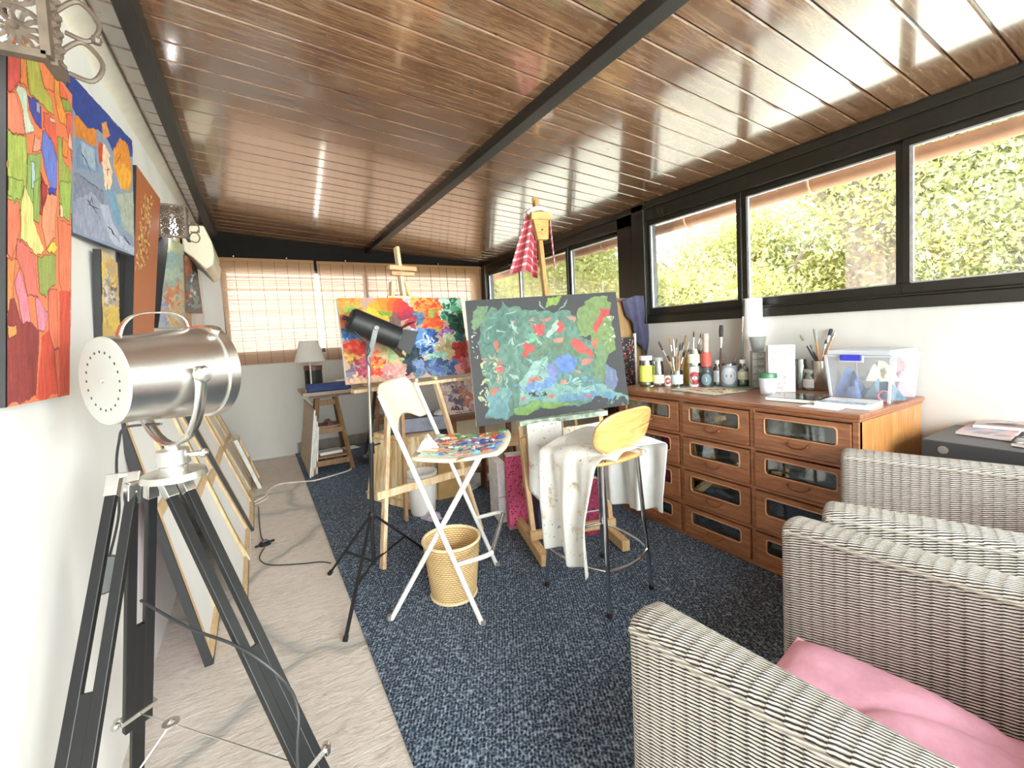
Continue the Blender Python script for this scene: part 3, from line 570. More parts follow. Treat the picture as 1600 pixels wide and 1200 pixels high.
def sconce(label, x0, y0, z0, dx, dy, h, sc=1.0, cols=2):
    """half-lantern on the wall: pierced front panel across the wall's normal (facing the viewer), pierced side panel"""
    t = thing('wall_lamp', label, 'lamp', (x0, y0, z0), 0, 'pierced metal wall lamps')
    ex, ey, ez = A3(dx, 0, 0), A3(0, dy, 0), A3(0, 0, h)
    for nm, o, a, n in (('pierced_front', A3(0,0,0), ex, cols), ('pierced_side', ex+A3(.0, .012, .001), ey*.9, 2)):
        mb = MB(); L = np.linalg.norm(a); u = a/L; z = A3(0, 0, 1); fw = .012*sc
        for p, q in ((o, o+a), (o+ez, o+a+ez), (o, o+ez), (o+a, o+a+ez))[:4 if nm == 'pierced_front' else 2]: mb.bar(p, q, fw*1.5, fw)
        ny = max(1, round(h/(L/n)))
        for i in range(n):
            for j in range(ny): rosette(mb, o+u*L*(i+.5)/n+z*h*(j+.5)/ny, u, z, min(L/n, h/ny)*.5, 12, .0042*sc)
        mb.build(nm, IRON, t, local=True)
    MB().prism([(0, 0, h), (dx, 0, h), (dx, dy, h), (0, dy, h)], (0, 0, .006)).build('top_plate', IRON, t, local=True)
    s = MB()
    for zz in (h*.18, h*.5): s.tube(smooth_path([(dx, dy*.9, zz), (dx+.03*sc, dy*1.0, zz+.03*sc), (dx+.055*sc, dy*1.05, zz+.0), (dx+.04*sc, dy, zz-.035*sc), (dx+.01*sc, dy*.95, zz-.03*sc)], 5), .004*sc, 6)
    s.ball((dx+.05*sc, dy*1.0, h*.36), .009*sc, 8); s.build('scroll', IRON, t, local=True, smooth=True)
    MB().lathe([(.0, -.02), (.022, .0), (.03, .03), (.024, .055), (.013, .075), (.013, .1)], (dx*.45, dy*.5, h*.12)).build('bulb', BULB, t, local=True, smooth=True)
    MB().lohi((-.01, .0, 0), (.0, dy, h)).build('back_plate', IRON, t, local=True)
sconce('large pierced brown metal wall lamp with scrolls, nearest, above the red-orange painting', -.475, 1.21, 1.885, .165, .075, .26, 1.2)
sconce('small black pierced metal wall lamp hung beside the air conditioner', -.435, 3.3, 1.985, .125, .13, .185, 1)

# ------------------------------------------------------------------ air conditioner
ACW = plain('cream_plastic', '#dbd0b6', .45, 0, .03, 4)
ay = 4.15; prof = [onY(*p, ay) for p in ((282, 352), (318, 352), (331, 378), (335, 398), (333, 414), (322, 421), (301, 402), (287, 392))]
for p in prof[:1]+prof[-1:]: p[0] = min(p[0], -.42)
t = thing('air_conditioner', 'cream split air conditioner unit high on the left wall in the far corner', 'air conditioner', (-.35, ay+.4, 1.9))
MB().prism(prof, (0, .82, 0)).build('casing', ACW, t, bevel=.012)
MB().prism([prof[5]+A3(0, .04, -.002), prof[6]+A3(0, .04, -.002), prof[6]+A3(.004, .04, -.008), prof[5]+A3(.0, .04, -.008)], (0, .74, 0)).build('air_vane', plain('cream_vane', '#ded2b4', .5), t)
MB().lohi(tuple(prof[3]+A3(.001, .55, .0)), tuple(prof[3]+A3(.004, .66, .02))).build('display', plain('grey_display', '#8d8f90', .3), t)
# ------------------------------------------------------------------ woods and metals
MAHOG = wood('reddish_cabinet_wood', '#6b3d24', '#a76a47', 1, 5, 12, .38, .2); HONEY = wood('honey_side_panel', '#94592a', '#c98d50', 2, 4, 14, .4, .2)
BEECH = wood('beech_plywood', '#bd833f', '#dcaa66', 0, 4, 10, .4, .15); PALE = plain('pale_birch_seat', '#dccdb0', .45, 0, .05, 8); EASEL = wood('oiled_easel_wood', '#b58a58', '#dcb98a', 2, 5, 12, .55)
PINEV = wood('knotty_pine', '#b98a5c', '#f1dcb8', 2, 3.4, 9, .6); DKW = wood('dark_brown_wood', '#4a2616', '#7d4a2c', 2, 5, 12, .45)
CHROME = plain('chrome_tube', '#c8ccd0', .12, 1, .03, 4); STEEL = plain('brushed_steel', '#dedcd8', .27, 1, .04, 12); WHITEM = plain('white_lacquer', '#e4e2de', .35, 0, .03, 6); BLACKM = plain('satin_black', '#141517', .5, 0, .12, 12, 0, .3); BLKW = plain('black_lacquered_wood', '#121213', .42, 0, .2, 10, 0, .3)
COTTON = plain('white_cotton', '#e2e1de', .9, 0, .04, 14, .3)
# ------------------------------------------------------------------ glass-fronted drawer cabinet
XF, XB, YA, YZ, ZT = 2.227, 2.925, .86, 2.31, .885
t = CAB = thing('drawer_cabinet', 'wide reddish wooden counter cabinet with twelve glass-fronted drawers along the right wall', 'cabinet', ((XF+XB)/2, (YA+YZ)/2, 0))
mb = MB().lohi((XF-.018, YA-.012, .862), (XB, YZ+.02, ZT)); mb.lohi((XF-.01, YA-.006, .848), (XB, YZ+.01, .864)); mb.build('top', MAHOG, t, bevel=.006)
MB().lohi((XF+.004, YA, .0), (XB, YA+.022, .85)).build('side_panel', HONEY, t, bevel=.002); MB().lohi((XF+.004, YZ-.022, .0), (XB, YZ, .85)).build('side_panel', MAHOG, t, bevel=.002)
MB().lohi((XB-.015, YA+.02, .02), (XB-.003, YZ-.02, .85)).build('back_panel', MAHOG, t)
cols = [(YA+.022, 1.320), (1.345, 1.766), (1.791, YZ-.022)]; rows = [(.65, .842), (.445, .632), (.222, .427), (.03, .204)]
f = MB()
for ya in (YA, 1.320, 1.766, YZ-.024): f.lohi((XF-.004, ya, .0), (XF+.03, ya+.025, .85))
for z0, z1 in ((.0, .03), (.204, .222), (.427, .445), (.632, .65), (.842, .852)): f.lohi((XF-.002, YA, z0), (XF+.03, YZ, z1))
for z0 in (.213, .436, .641): f.lohi((XF-.008, YA+.02, z0-.006), (XF+.0, YZ-.02, z0+.006))
f.build('face_frame', MAHOG, t, bevel=.003)
s = MB()
for z0 in (.012, .204, .427, .632): s.lohi((XF+.03, YA+.02, z0), (XB-.02, YZ-.02, z0+.012))
for ya in (1.32, 1.766): s.lohi((XF+.03, ya+.005, .02), (XB-.02, ya+.018, .84))
s.build('inner_shelves', DKW, t)
DG = glass('drawer_glass', '#dfe6e4', .5); BRONZE = plain('copper_bail', '#8a4a2c', .3, .7)
def rrect(y0, y1, z0, z1, r, n=4):
    out = []
    for cy_, cz_, a0 in ((y1-r, z1-r, 0), (y0+r, z1-r, PI/2), (y0+r, z0+r, PI), (y1-r, z0+r, 1.5*PI)): out += [(cy_+r*cos(a0+PI/2*k/n), cz_+r*sin(a0+PI/2*k/n)) for k in range(n+1)]
    return out
for (ya, yb) in cols:
    for (za, zb) in rows:
        wy0 = ya+(yb-ya)*.13; wy1 = ya+(yb-ya)*.87; wz0 = za+(zb-za)*.42; wz1 = za+(zb-za)*.86; inn = rrect(wy0, wy1, wz0, wz1, .016); m = len(inn)
        # drawer front: a panel with a rounded opening
        out = []
        for (y, z) in inn:
            cy_, cz_ = (ya+yb)/2, (wz0+wz1)/2; dy, dz = y-cy_, z-cz_; k = min(((yb-.006-cy_) if dy > 0 else (cy_-ya-.006))/max(abs(dy), 1e-6), ((zb-.005-cz_) if dz > 0 else (cz_-za-.005))/max(abs(dz), 1e-6)); out.append((cy_+dy*k, cz_+dz*k))
        for cy_, cz_ in ((ya+.006, za+.005), (yb-.006, za+.005), (ya+.006, zb-.005), (yb-.006, zb-.005)):
            j = min(range(m), key=lambda i: (out[i][0]-cy_)**2+(out[i][1]-cz_)**2); out[j] = (cy_, cz_)
        x0, x1 = XF-.014, XF+.006; d = MB(); vs = [(x0, y, z) for y, z in out]+[(x0, y, z) for y, z in inn]+[(x1, y, z) for y, z in inn]+[(x1, y, z) for y, z in out]
        fs = []
        for i in range(m):
            j = (i+1) % m
            for a in range(4): b = (a+1) % 4; fs.append((a*m+i, a*m+j, b*m+j, b*m+i))
        d.add(vs, fs); do = d.build('drawer', MAHOG, t)
        mb = MB().tube([(x0-.001, y, z) for y, z in inn], .0035, 5, closed=True); mb.build('window_moulding', plain('pale_moulding', '#c08a62', .4), do)
        MB().prism([(XF-.004, y, z) for y, z in inn], (.003, 0, 0)).build('glass_pane', DG, do)
        c = (ya+yb)/2; hz = za+(zb-za)*.25; h = MB().tube(smooth_path([(x0, c-.045, hz+.012), (x0-.018, c-.044, hz+.006), (x0-.022, c-.02, hz-.006), (x0-.022, c+.02, hz-.006), (x0-.018, c+.044, hz+.006), (x0, c+.045, hz+.012)], 4), .0035, 6)
        for q in (-.045, .045): h.ball((x0, c+q, hz+.012), .007, 8)
        h.build('handle', BRONZE, do, smooth=True)
# things lying in the drawers, seen through the glass
rr = random.Random(5); TUBEC = ['#cfd4d2', '#e9e6df', '#b9b2a6', '#8f3a2e', '#c9b84a', '#6d7f8a']
def paint_tube(x, y, z, rz, c, name, label, grp):
    t = thing('paint_tube', label, 'paint tube', (x, y, z), rz, grp)
    MB().grid(np.array([[(-.055+.11*u, (.016 if u > .05 else .019)*cos(a)*(1-.0*u), .014+(.013*(u*.95+.05))*sin(a)) for a in np.linspace(0, 2*PI, 11)] for u in (0, .2, .5, .8, 1)])).build('tube_body', plain('tube_'+c[1:], c, .4, .2), t, local=True, smooth=True)
    MB().lathe([(.013, 0), (.006, .006), (.008, .007), (.008, .02), (.0, .02)], (.055, 0, .014), (1, 0, 0), 10).build('cap', WHITEM, t, local=True)
def rag(x, y, z, r, c, label, grp, h=.06, seed=0, name='rag', cat='cloth'):
    u = np.linspace(0, 1, 13); a = np.linspace(0, 2*PI, 25); q = np.random.default_rng(seed); ph = q.random(4)*6
    G = np.array([[(x+r*v*cos(b)*(1+.18*sin(3*b+ph[0])), y+r*1.3*v*sin(b)*(1+.2*sin(4*b+ph[1])), z+.003+h*(1-v*v)*(.75+.35*sin(3*b+ph[2]+3*v)+.2*sin(7*b+ph[3]))) for b in a] for v in u])
    o = MB().grid(G).build(name, plain('cloth_'+c[1:], c, .85, 0, .2, 25, .4), None, smooth=True); return tag(o, label, cat, grp)
G1 = 'odds and ends in the glass-fronted drawers'; coln = ['right-hand', 'middle', 'left-hand']; rown = ['top', 'second', 'third', 'bottom']
for ci, (ya, yb) in enumerate(cols):
    for ri, (za, zb) in enumerate(rows):
        fl = {0: .644, 1: .439, 2: .216, 3: .024}[ri]+.075; L = '%s %s drawer' % (coln[ci], rown[ri])
        MB().lohi((XF+.035, ya+.012, fl-.008), (XF+.36, yb-.012, fl)).build('drawer_tray', DKW, CAB)
        for k in range(3):
            c = TUBEC[(ci*5+ri*3+k*2) % 6]; y = ya+.08+k*(yb-ya-.16)/2; 
            if (ci+ri+k) % 3 == 2: rag(XF+.13, y, fl, .06, ['#d8d4cc', '#9aa0a0', '#c4b8a0'][(ri+k) % 3], 'crumpled cloth at %s of the %s behind glass' % (['the near end', 'the middle', 'the far end'][k], L), G1, .05, ci*9+ri*3+k)
            else: paint_tube(XF+.09, y, fl, (rr.random()-.5)*1.2+PI/2*(k % 2), c, '', 'paint tube at %s of the %s behind glass' % (['the near end', 'the middle', 'the far end'][k], L), G1)

# ------------------------------------------------------------------ wicker armchairs
def m_wicker(name='grey_wicker', dk='#1b1714', lt='#d2cbc0'):
    t = NT(name); uv = t.n('UVMap'); sp = t.n('SeparateXYZ'); t.l(uv.outputs[0], sp.inputs[0]); nz = t.noise(t.coord('Object'), 60, 2)
    c = t.math('DIVIDE', sp.outputs[0], .027); cf = t.math('FRACT', c)
    r = t.math('ADD', t.math('DIVIDE', sp.outputs[1], .0072), t.math('MULTIPLY', cf, .85)); r = t.math('ADD', r, t.math('MULTIPLY', nz, .5)); rf = t.math('FRACT', r)
    s = t.math('SINE', t.math('MULTIPLY', rf, PI)); e = t.math('SINE', t.math('MULTIPLY', cf, PI)); h = t.math('MULTIPLY', s, t.math('ADD', t.math('MULTIPLY', e, .35), .65))
    big = t.noise(t.coord('Object', (1, 1, .5)), 7, 3); k = t.math('ADD', h, t.math('MULTIPLY', t.math('SUBTRACT', big, .5), .35))
    t.col(t.ramp(k, [(.24, dk), (.46, '#736a62'), (.68, lt)])); t.bump(h, 1.0, .004); return t.done(.6)
WICK = m_wicker()
def m_braid():
    t = NT('wicker_braid'); uv = t.n('UVMap'); sp = t.n('SeparateXYZ'); t.l(uv.outputs[0], sp.inputs[0]); w = t.math('SINE', t.math('ADD', t.math('MULTIPLY', sp.outputs[0], 220), t.math('MULTIPLY', sp.outputs[1], 260)))
    t.col(t.ramp(t.math('ADD', t.math('MULTIPLY', w, .4), .5), [(.1, '#857b70'), (.5, '#b5aca0'), (.85, '#d6cfc4')])); t.bump(w, .7, .003); return t.done(.6)
BRAID = m_braid()
def wick_arm(x0, x1, yb, yf, H, r=.022):
    """profile in x,z swept along y, with a rounded front end; UVs in metres"""
    n = 5; pr_ = [(x0, .06)]+[(x0, .06+(H-r-.06)*k/4) for k in range(1, 5)]
    pr_ += [(x0+r-r*cos(PI/2*k/n), H-r+r*sin(PI/2*k/n)) for k in range(1, n+1)]+[(x0+(x1-x0)*.5, H+.004)]+[(x1-r+r*sin(PI/2*k/n), H-r+r*cos(PI/2*k/n)) for k in range(0, n+1)]
    pr_ += [(x1, H-r-(H-r-.06)*k/4) for k in range(1, 5)]
    pr_ = np.array(pr_); d = np.r_[0, np.cumsum(np.linalg.norm(np.diff(pr_, axis=0), axis=1))]; ys = np.linspace(yb, yf-r, 14); G = []; U = []
    for y in ys: G.append([(a, y, b) for a, b in pr_]); U.append([(y, q) for q in d])
    cx = (x0+x1)/2
    for k in range(1, 5):      # round the front edge over
        a = PI/2*k/4; s = r*(1-cos(a)); G.append([(cx+(p[0]-cx)*(1-s/(x1-x0)*2), yf-r+r*sin(a), p[1]-(s if p[1] > H-r*1.5 else 0)) for p in pr_]); U.append([(yf-r+r*a, q) for q in d])
    mb = MB().grid(np.array(G), np.array(U), flip=True)
    e = G[-1]; m = len(e)//2; a = np.array(e[:m+1]); b = np.array(e[::-1][:m+1]); W = np.stack([a, a+(b-a)*.5, b], 1); UU = np.array([[(0, p[2]), (.06, p[2]), (.12, p[2])] for p in a]); mb.grid(W, UU)
    mb.grid(np.array([[(x0, yb, .06), (x1, yb, .06)], [(x0, yf-r, .06), (x1, yf-r, .06)]]), np.zeros((2, 2, 2))); return mb
def braid(mb, pts, r=.011):
    pts = smooth_path(pts, 6); n = 8; d, a, b = frame_of(A3(*pts[1])-A3(*pts[0])); V = []; U = []; L = 0
    for i, p in enumerate(pts):
        t_ = A3(*pts[min(i+1, len(pts)-1)])-A3(*pts[max(i-1, 0)]); t_ /= np.linalg.norm(t_); a = a-t_*(a @ t_); a /= np.linalg.norm(a); b = np.cross(t_, a); L += np.linalg.norm(A3(*p)-A3(*pts[i-1])) if i else 0
        V.append([p+r*(cos(k*2*PI/n)*a+sin(k*2*PI/n)*b) for k in range(n+1)]); U.append([(L, k*.012) for k in range(n+1)])
    mb.grid(np.array(V), np.array(U)); return mb
def armchair(name, label, loc, rz, W=.985, D=.86, H=.60, AT=.132, group='grey wicker armchairs'):
    t = thing(name, label, 'armchair', loc, rz, group); h = W/2
    for s in (-1, 1):
        x0, x1 = sorted((s*h, s*(h-AT))); a = wick_arm(x0, x1, -D, 0, H).build('arm', WICK, t, smooth=True, local=True, auto=70)
        b = MB()
        for x in (x0-.001, x1+.001): braid(b, [(x, -D+.03, H-.022), (x, -D*.5, H-.022), (x, -.05, H-.022), (x, -.022, H-.026)], .0055)
        b.build('braided_edge', BRAID, a, smooth=True, local=True)
    bk = MB(); G = []; U = []
    pts = [(.06, -D+.10), (.45, -D+.06), (.72, -D-.005), (.80, -D-.03), (.825, -D-.06), (.80, -D-.10), (.72, -D-.10), (.06, -D-.06)]
    dd = np.r_[0, np.cumsum(np.linalg.norm(np.diff(np.array(pts), axis=0), axis=1))]
    for x in np.linspace(-h+.005, h-.005, 10): G.append([(x, p[1], p[0]) for p in pts]); U.append([(x, q) for q in dd])
    bk.grid(np.array(G), np.array(U)); 
    for x in (-h+.005, h-.005): bk.add([(x, p[1], p[0]) for p in pts], [tuple(range(len(pts)))], [(p[1], p[0]) for p in pts])
    bk.build('backrest', WICK, t, smooth=True, local=True, auto=50)
    se = MB(); x0, x1 = -h+AT-.004, h-AT+.004; P = [(x0, -.06, .08), (x0, -.05, .30), (x0, -.075, .335), (x0, -D+.1, .325)]; dd = [0, .22, .26, .95]
    se.grid(np.array([[(x, p[1], p[2]) for p in P] for x in np.linspace(x0, x1, 6)]), np.array([[(x, q) for q in dd] for x in np.linspace(x0, x1, 6)])); se.build('seat', WICK, t, smooth=True, local=True, auto=50)
    for x in (-h+.05, h-.05):
        for y in (-.05, -D+.03): MB().lathe([(.02, 0), (.023, .005), (.026, .09)], (x, y, .0085)).build('leg', plain('dark_chair_leg', '#4a3c32', .5), t, smooth=True, local=True)
    return t
def pillow(name, label, c, loc, rz, W, D, T, group=None, seed=1, crease=True):
    n = 33; x = np.linspace(-1, 1, n); r = np.random.default_rng(seed); top = np.zeros((n, n, 3)); bot = np.zeros((n, n, 3)); nz = vnoise(n, n, 5, 5, seed)-.5
    for i, a in enumerate(x):
        for j, b in enumerate(x):
            e = (1-abs(a)**4)*(1-abs(b)**4); e = max(e, 0)**.5; pinch = 1-.05*(1-abs(b))*abs(a)**3; px, py = a*W/2*pinch*(1-.03*b*b), b*D/2*(1-.04*(1-a*a))
            top[i, j] = (px, py, T*.5+T*.5*e*(1+.5*nz[i, j])+(-.10*T*math.exp(-((a-.5*b+.1)/.06)**2)-.12*T*math.exp(-((a+.8*b-.5)/.05)**2)-.1*T*math.exp(-((b-.3*a+.4)/.05)**2) if crease else 0)*e); bot[i, j] = (px, py, T*.5-T*.42*e)
    t = thing(name, label, 'cushion', loc, rz, group); m = plain('fabric_'+c[1:], c, .85, 0, .06, 40, .3); mb = MB().grid(top, flip=True); mb.grid(bot); mb.build('cover', m, t, smooth=True, local=True, auto=80)
    ring = [top[i, 0] for i in range(n)]+[top[-1, j] for j in range(1, n)]+[top[i, -1] for i in range(n-2, -1, -1)]+[top[0, j] for j in range(n-2, 0, -1)]
    MB().tube(ring, .004, 6, closed=True).build('piping', m, t, smooth=True, local=True); return t
ca = A3(.99, .665, 0); armchair('wicker_armchair', 'grey wicker armchair with a pink seat cushion, closest to the viewer', tuple(ca), .075, .765, .86, .725, .105)
rb = .333; fb = A3(-sin(rb), cos(rb), 0); lb = A3(cos(rb), sin(rb), 0); cb = A3(1.385, .63, 0)+lb*.41
armchair('wicker_armchair', 'grey wicker armchair turned beside the drawer cabinet, behind the pink-cushioned one', tuple(cb), rb, .82, .86, .75, .11)
pillow('seat_cushion', 'bright pink cotton cushion lying on the seat of the nearest wicker armchair', '#ffb4cf', tuple(ca+A3(.03, -.40, .335)), .075, .545, .70, .15, None, 4)
pillow('seat_cushion', 'pink cushion tucked down in the seat of the armchair beside the cabinet', '#f9a8c6', tuple(cb+fb*-.40+A3(0, 0, .335)), rb, .58, .66, .11, None, 6)
# ------------------------------------------------------------------ tripod studio lamp in the foreground
S = .93                                       # the lamp stands this fraction of the way along its sight lines
def sc_pt(p): return EYE+(A3(*p)-EYE)*S
C0 = sc_pt((-.313, 1.398, 1.236)); ax = A3(.80, .60, .015); ax /= np.linalg.norm(ax); R0, R1, LN = .107*S, .128*S, .248*S
side = np.cross(ax, (0, 0, 1)); side /= np.linalg.norm(side)          # points right of the lamp axis
upx = np.cross(side, ax)
HUB = A3(C0[0]+ax[0]*LN*.52, C0[1]+ax[1]*LN*.52, 0)
def px_d(x, y, d): return EYE+ray(x, y)*d
dh = (A3(HUB[0], HUB[1], 1.0)-EYE) @ fwd; hubp = px_d(240, 712, dh); HUB = A3(hubp[0], hubp[1], 0); ZH = hubp[2]
t = TL_ = thing('tripod_lamp', 'big polished metal spotlight on a black wooden tripod in the left foreground', 'lamp', tuple(HUB))
d = MB().lathe([(R0, 0), (R0*1.005, LN*.2), (R0+(R1-R0)*.5, LN*.5), (R1*.97, LN*.86), (R1*.97, LN*.88), (R1*1.02, LN*.885), (R1*1.03, LN*.99), (R1*1.0, LN), (R1*.93, LN*.99), (R1*.9, LN*.7), (R0*.9, LN*.1), (0, LN*.08)], C0, ax, 56).build('lamp_housing', STEEL, t, smooth=True)
cap = MB().lathe([(0, -.004), (R0*.985, -.004), (R0*1.0, .0), (R0, .004), (0, .004)], C0-ax*.002, ax, 56).build('end_cap', plain('pale_enamel', '#b4b6b0', .4, 0, .03, 5), t, smooth=True)
vh = MB()
for k in range(20):
    a = 2*PI*k/20; q = C0-ax*.0065+R0*.66*(cos(a)*side+sin(a)*upx); vh.lathe([(0, 0), (.0032, 0), (.0032, .002)], q, ax, 8)
MB().ball(C0-ax*.007, .0055, 8).build('cap_screw', STEEL, cap); vh.build('vent_holes', plain('vent_black', '#33332f', .6), cap)
h0 = C0+ax*LN*.14+upx*R0*1.0; h1 = C0+ax*LN*.78+upx*R1*.98; hp = smooth_path([h0, h0+upx*.028+ax*.012, h0*.72+h1*.28+upx*.045, h0*.3+h1*.7+upx*.042, h1+upx*.024-ax*.01, h1], 6)
mb = MB(); w = side*.011
mb.grid(np.array([[p-w, p+w] for p in hp])); mb.build('carry_handle', STEEL, t, solid=.003, smooth=True)
cc = C0+ax*LN*.52; RY = R1*1.12; yk = []
for a in np.linspace(0, PI, 21): yk.append(cc+side*RY*cos(a)+A3(0, 0, -1)*(RY*1.32*sin(a)))
yk = [yk[0]+A3(0, 0, .02)]+yk+[yk[-1]+A3(0, 0, .02)]; w = ax*.013
MB().grid(np.array([[p-w, p+w] for p in yk])).build('yoke', STEEL, t, solid=.004, smooth=True)
for s in (1, -1): MB().lathe([(.0, .0), (.017, .0), (.019, .006), (.019, .014), (.015, .02), (0, .022)], cc+side*s*RY, side*s, 18).build('pivot_knob', STEEL, t, smooth=True)
k2 = C0+ax*LN*.9+side*R1*.55+upx*R1*.86; MB().lathe([(0, 0), (.012, 0), (.013, .01), (0, .014)], k2, side*.55+upx*.86, 14).build('lens_screw', STEEL, t, smooth=True)
yb = cc+A3(0, 0, -RY*1.32)
hd = MB().lathe([(0, .0), (.016, 0), (.016, -.012), (.034, -.014), (.036, -.05), (.03, -.054), (.03, -.066), (.066, -.07), (.07, -.085), (.03, -.09), (0, -.09)], yb+A3(0, 0, .002), (0, 0, 1), 32); hd.tube([yb+A3(0, 0, -.03), yb+A3(.062, -.01, -.03)], .007, 8); hd.ball(yb+A3(.064, -.01, -.03), .012, 10)
hd.build('tripod_head', STEEL, t, smooth=True)
zt_ = yb[2]-.082; top = A3(yb[0], yb[1], zt_)
def tri_leg(px_top, px_low, d_low, w=.034):
    low = px_d(*px_low, d_low); tp = px_d(*px_top, (top-EYE) @ fwd-.0); dirv = low-tp; dirv = dirv/abs(dirv[2])*1.0; foot = tp+dirv*(tp[2]-.004); return tp, foot
legs = [((196, 742), (118, 1200), .86), ((222, 752), (214, 1200), 1.20), ((270, 745), (486, 1200), 1.0)]
clampz = .40
for i, (a, b, dl) in enumerate(legs):
    tp, ft = tri_leg(a, b, dl); dv = ft-tp; L = np.linalg.norm(dv); dv /= L; out = A3(dv[0], dv[1], 0); out /= np.linalg.norm(out); tang = np.cross(out, (0, 0, 1)); tang /= np.linalg.norm(tang)
    # put the leg's broad face towards the outside: two rails, a lower board sliding between them
    br = MB()
    for s in (-1, 1): br.bar(tp+tang*s*.021+dv*.03, tp+dv*L*.70+tang*s*.021, .022, .017, up=tuple(out))
    br.bar(tp+dv*L*.34, tp+dv*L*.70, .026, .014, up=tuple(out)) if False else None
    lg = br.build('leg', BLKW, t, bevel=.002)
    MB().bar(tp+dv*L*.40, ft, .030, .015, up=tuple(out)).build('sliding_section', BLKW, lg, bevel=.002)
    m = MB()
    for s in (-1, 1): m.bar(tp+tang*s*.021-dv*.004, tp+tang*s*.021+dv*.05, .027, .022, up=tuple(out))
    m.bar(tp-tang*.03+dv*.0, tp+tang*.03, .012, .012); m.build('hinge_bracket', STEEL, lg, bevel=.002)
    q = tp+dv*L*.66; m = MB(); m.bar(q-tang*.042, q+tang*.042, .024, .014, up=tuple(dv)); m.bar(q-tang*.042-out*.0, q-tang*.042+out*.016, .012, .02); m.ball(q-tang*.05, .011, 10); m.build('leg_clamp', STEEL, lg, bevel=.002)
    MB().lathe([(.013, 0), (.012, .01), (0, .012)], ft, (0, 0, 1), 12).build('rubber_foot', BLACKM, lg)
mid = A3(0, 0, 0); qs = []
for a, b, dl in legs: tp, ft = tri_leg(a, b, dl); qs.append(tp+(ft-tp)*.665)
ctr = sum(qs)/3; rp_ = px_d(267, 1130, (ctr-EYE) @ fwd); m = MB().lathe([(.008, 0), (.017, 0), (.017, .003), (.008, .003)], rp_, (0, 0, 1), 20)
for q in qs: m.tube([rp_+(q-rp_)/np.linalg.norm(q-rp_)*.012, q], .0018, 5)
m.build('spreader', STEEL, t)
# its black cord and round switch plate
tp, ft = tri_leg(*legs[1]); tp3, ft3 = tri_leg(*legs[2]); c0 = px_d(220, 938, (tp+(ft-tp)*.33-EYE) @ fwd-.03); c1 = px_d(375, 1012, (tp3+(ft3-tp3)*.5-EYE) @ fwd-.02); c2 = px_d(440, 1060, 1.0); c3 = px_d(466, 1110, .97); c4 = px_d(466, 1199, .95)
CBL = plain('black_cable', '#222326', .5); MB().tube(smooth_path([c0, (c0+c1)/2+A3(0, 0, -.012), c1, c2, c3, c4, A3(c4[0]+.01, c4[1], .02)], 6), .0035, 7).build('cord', CBL, t, smooth=True)
dpl = px_d(160, 898, 1.30); MB().lathe([(0, 0), (.052, 0), (.056, .006), (.05, .012), (0, .014)], dpl, (.25, -.9, .25), 32).build('hanging_disc', plain('charcoal_disc', '#4c4d4e', .5), t, smooth=True)
hc = px_d(186, 690, 1.22); MB().tube(smooth_path([dpl+A3(.02, -.0, .05), px_d(186, 800, 1.28), px_d(182, 730, 1.26), hc, px_d(196, 668, 1.2), cc-ax*.02+A3(0, 0, -R1*1.0)], 6), .0035, 7).build('cord', CBL, t, smooth=True)

# ------------------------------------------------------------------ black spot on a lighting stand
pb = onZ(585, 900, 0); pb = A3(.48, 2.45, 0); yS = pb[1]; pz = lambda x, y: onY(x, y, yS)
t = thing('spotlight_stand', 'black theatre spotlight on a slim folding stand beside the white folding stool', 'lamp', tuple(pb)); top_ = pz(576, 571)
j1 = pz(580, 700); j2 = pz(581, 806)
MB().tube([j1, top_], .0085, 10).build('upper_pole', plain('dull_silver_pole', '#b9b6ad', .3, .8), t, smooth=True)
MB().tube([pz(584, 882), j2, j1], [.0115, .0115, .012], 10).build('lower_pole', BLACKM, t, smooth=True)
m = MB().lathe([(.017, -.03), (.017, .03)], j1, (0, 0, 1), 14); m.tube([j1, j1+A3(-.035, -.02, -.03)], .005, 6); m.ball(j1+A3(-.038, -.022, -.034), .013, 8); m.tube([j1+A3(0, 0, .012), j1+A3(.05, -.01, .02)], .005, 6); m.build('height_clamp', BLACKM, t, smooth=True)
m = MB().lathe([(.016, -.02), (.02, -.01), (.02, .012), (.016, .02)], j2, (0, 0, 1), 14); m.build('leg_collar', BLACKM, t)
lowc = pz(584, 880)
for fx, fy in ((540, 998), (516, 895), (660, 856)):
    ft = onZ(fx, fy, .012); dj = ft-j2; l = MB().bar(j2+A3(dj[0], dj[1], 0)*.04, ft, .016, .012).build('leg', BLACKM, t, bevel=.002)
    mid_ = j2+dj*.62; MB().bar(lowc+A3(0, 0, .01), mid_, .012, .006).build('leg_brace', BLACKM, l); MB().lathe([(.012, -.012), (.012, .01), (0, .012)], ft, dj, 10).build('rubber_foot', BLACKM, l)
hA = pz(547, 498); hB = pz(619.5, 527); dH = hB-hA; LH = np.linalg.norm(dH); dH /= LH; hA = hA+A3(0, .02, 0); RH = .066
hs, ha, hb = frame_of(dH, (0, 1, 0))
hd = MB().lathe([(0, -.002), (RH*.8, -.002), (RH*.98, .01), (RH, .015), (RH, LH), (RH*1.05, LH), (RH*1.05, LH+.012), (RH*.85, LH+.012), (RH*.82, LH*.6), (0, LH*.6)], hA, dH, 36).build('lamp_housing', BLACKM, t, smooth=True)
MB().lathe([(0, 0), (RH*.8, 0), (RH*.8, .004), (0, .006)], hA+dH*LH*.9, dH, 24).build('lens', plain('lens_glass', '#8a8578', .1), hd)
e = hA+dH*(LH+.012)
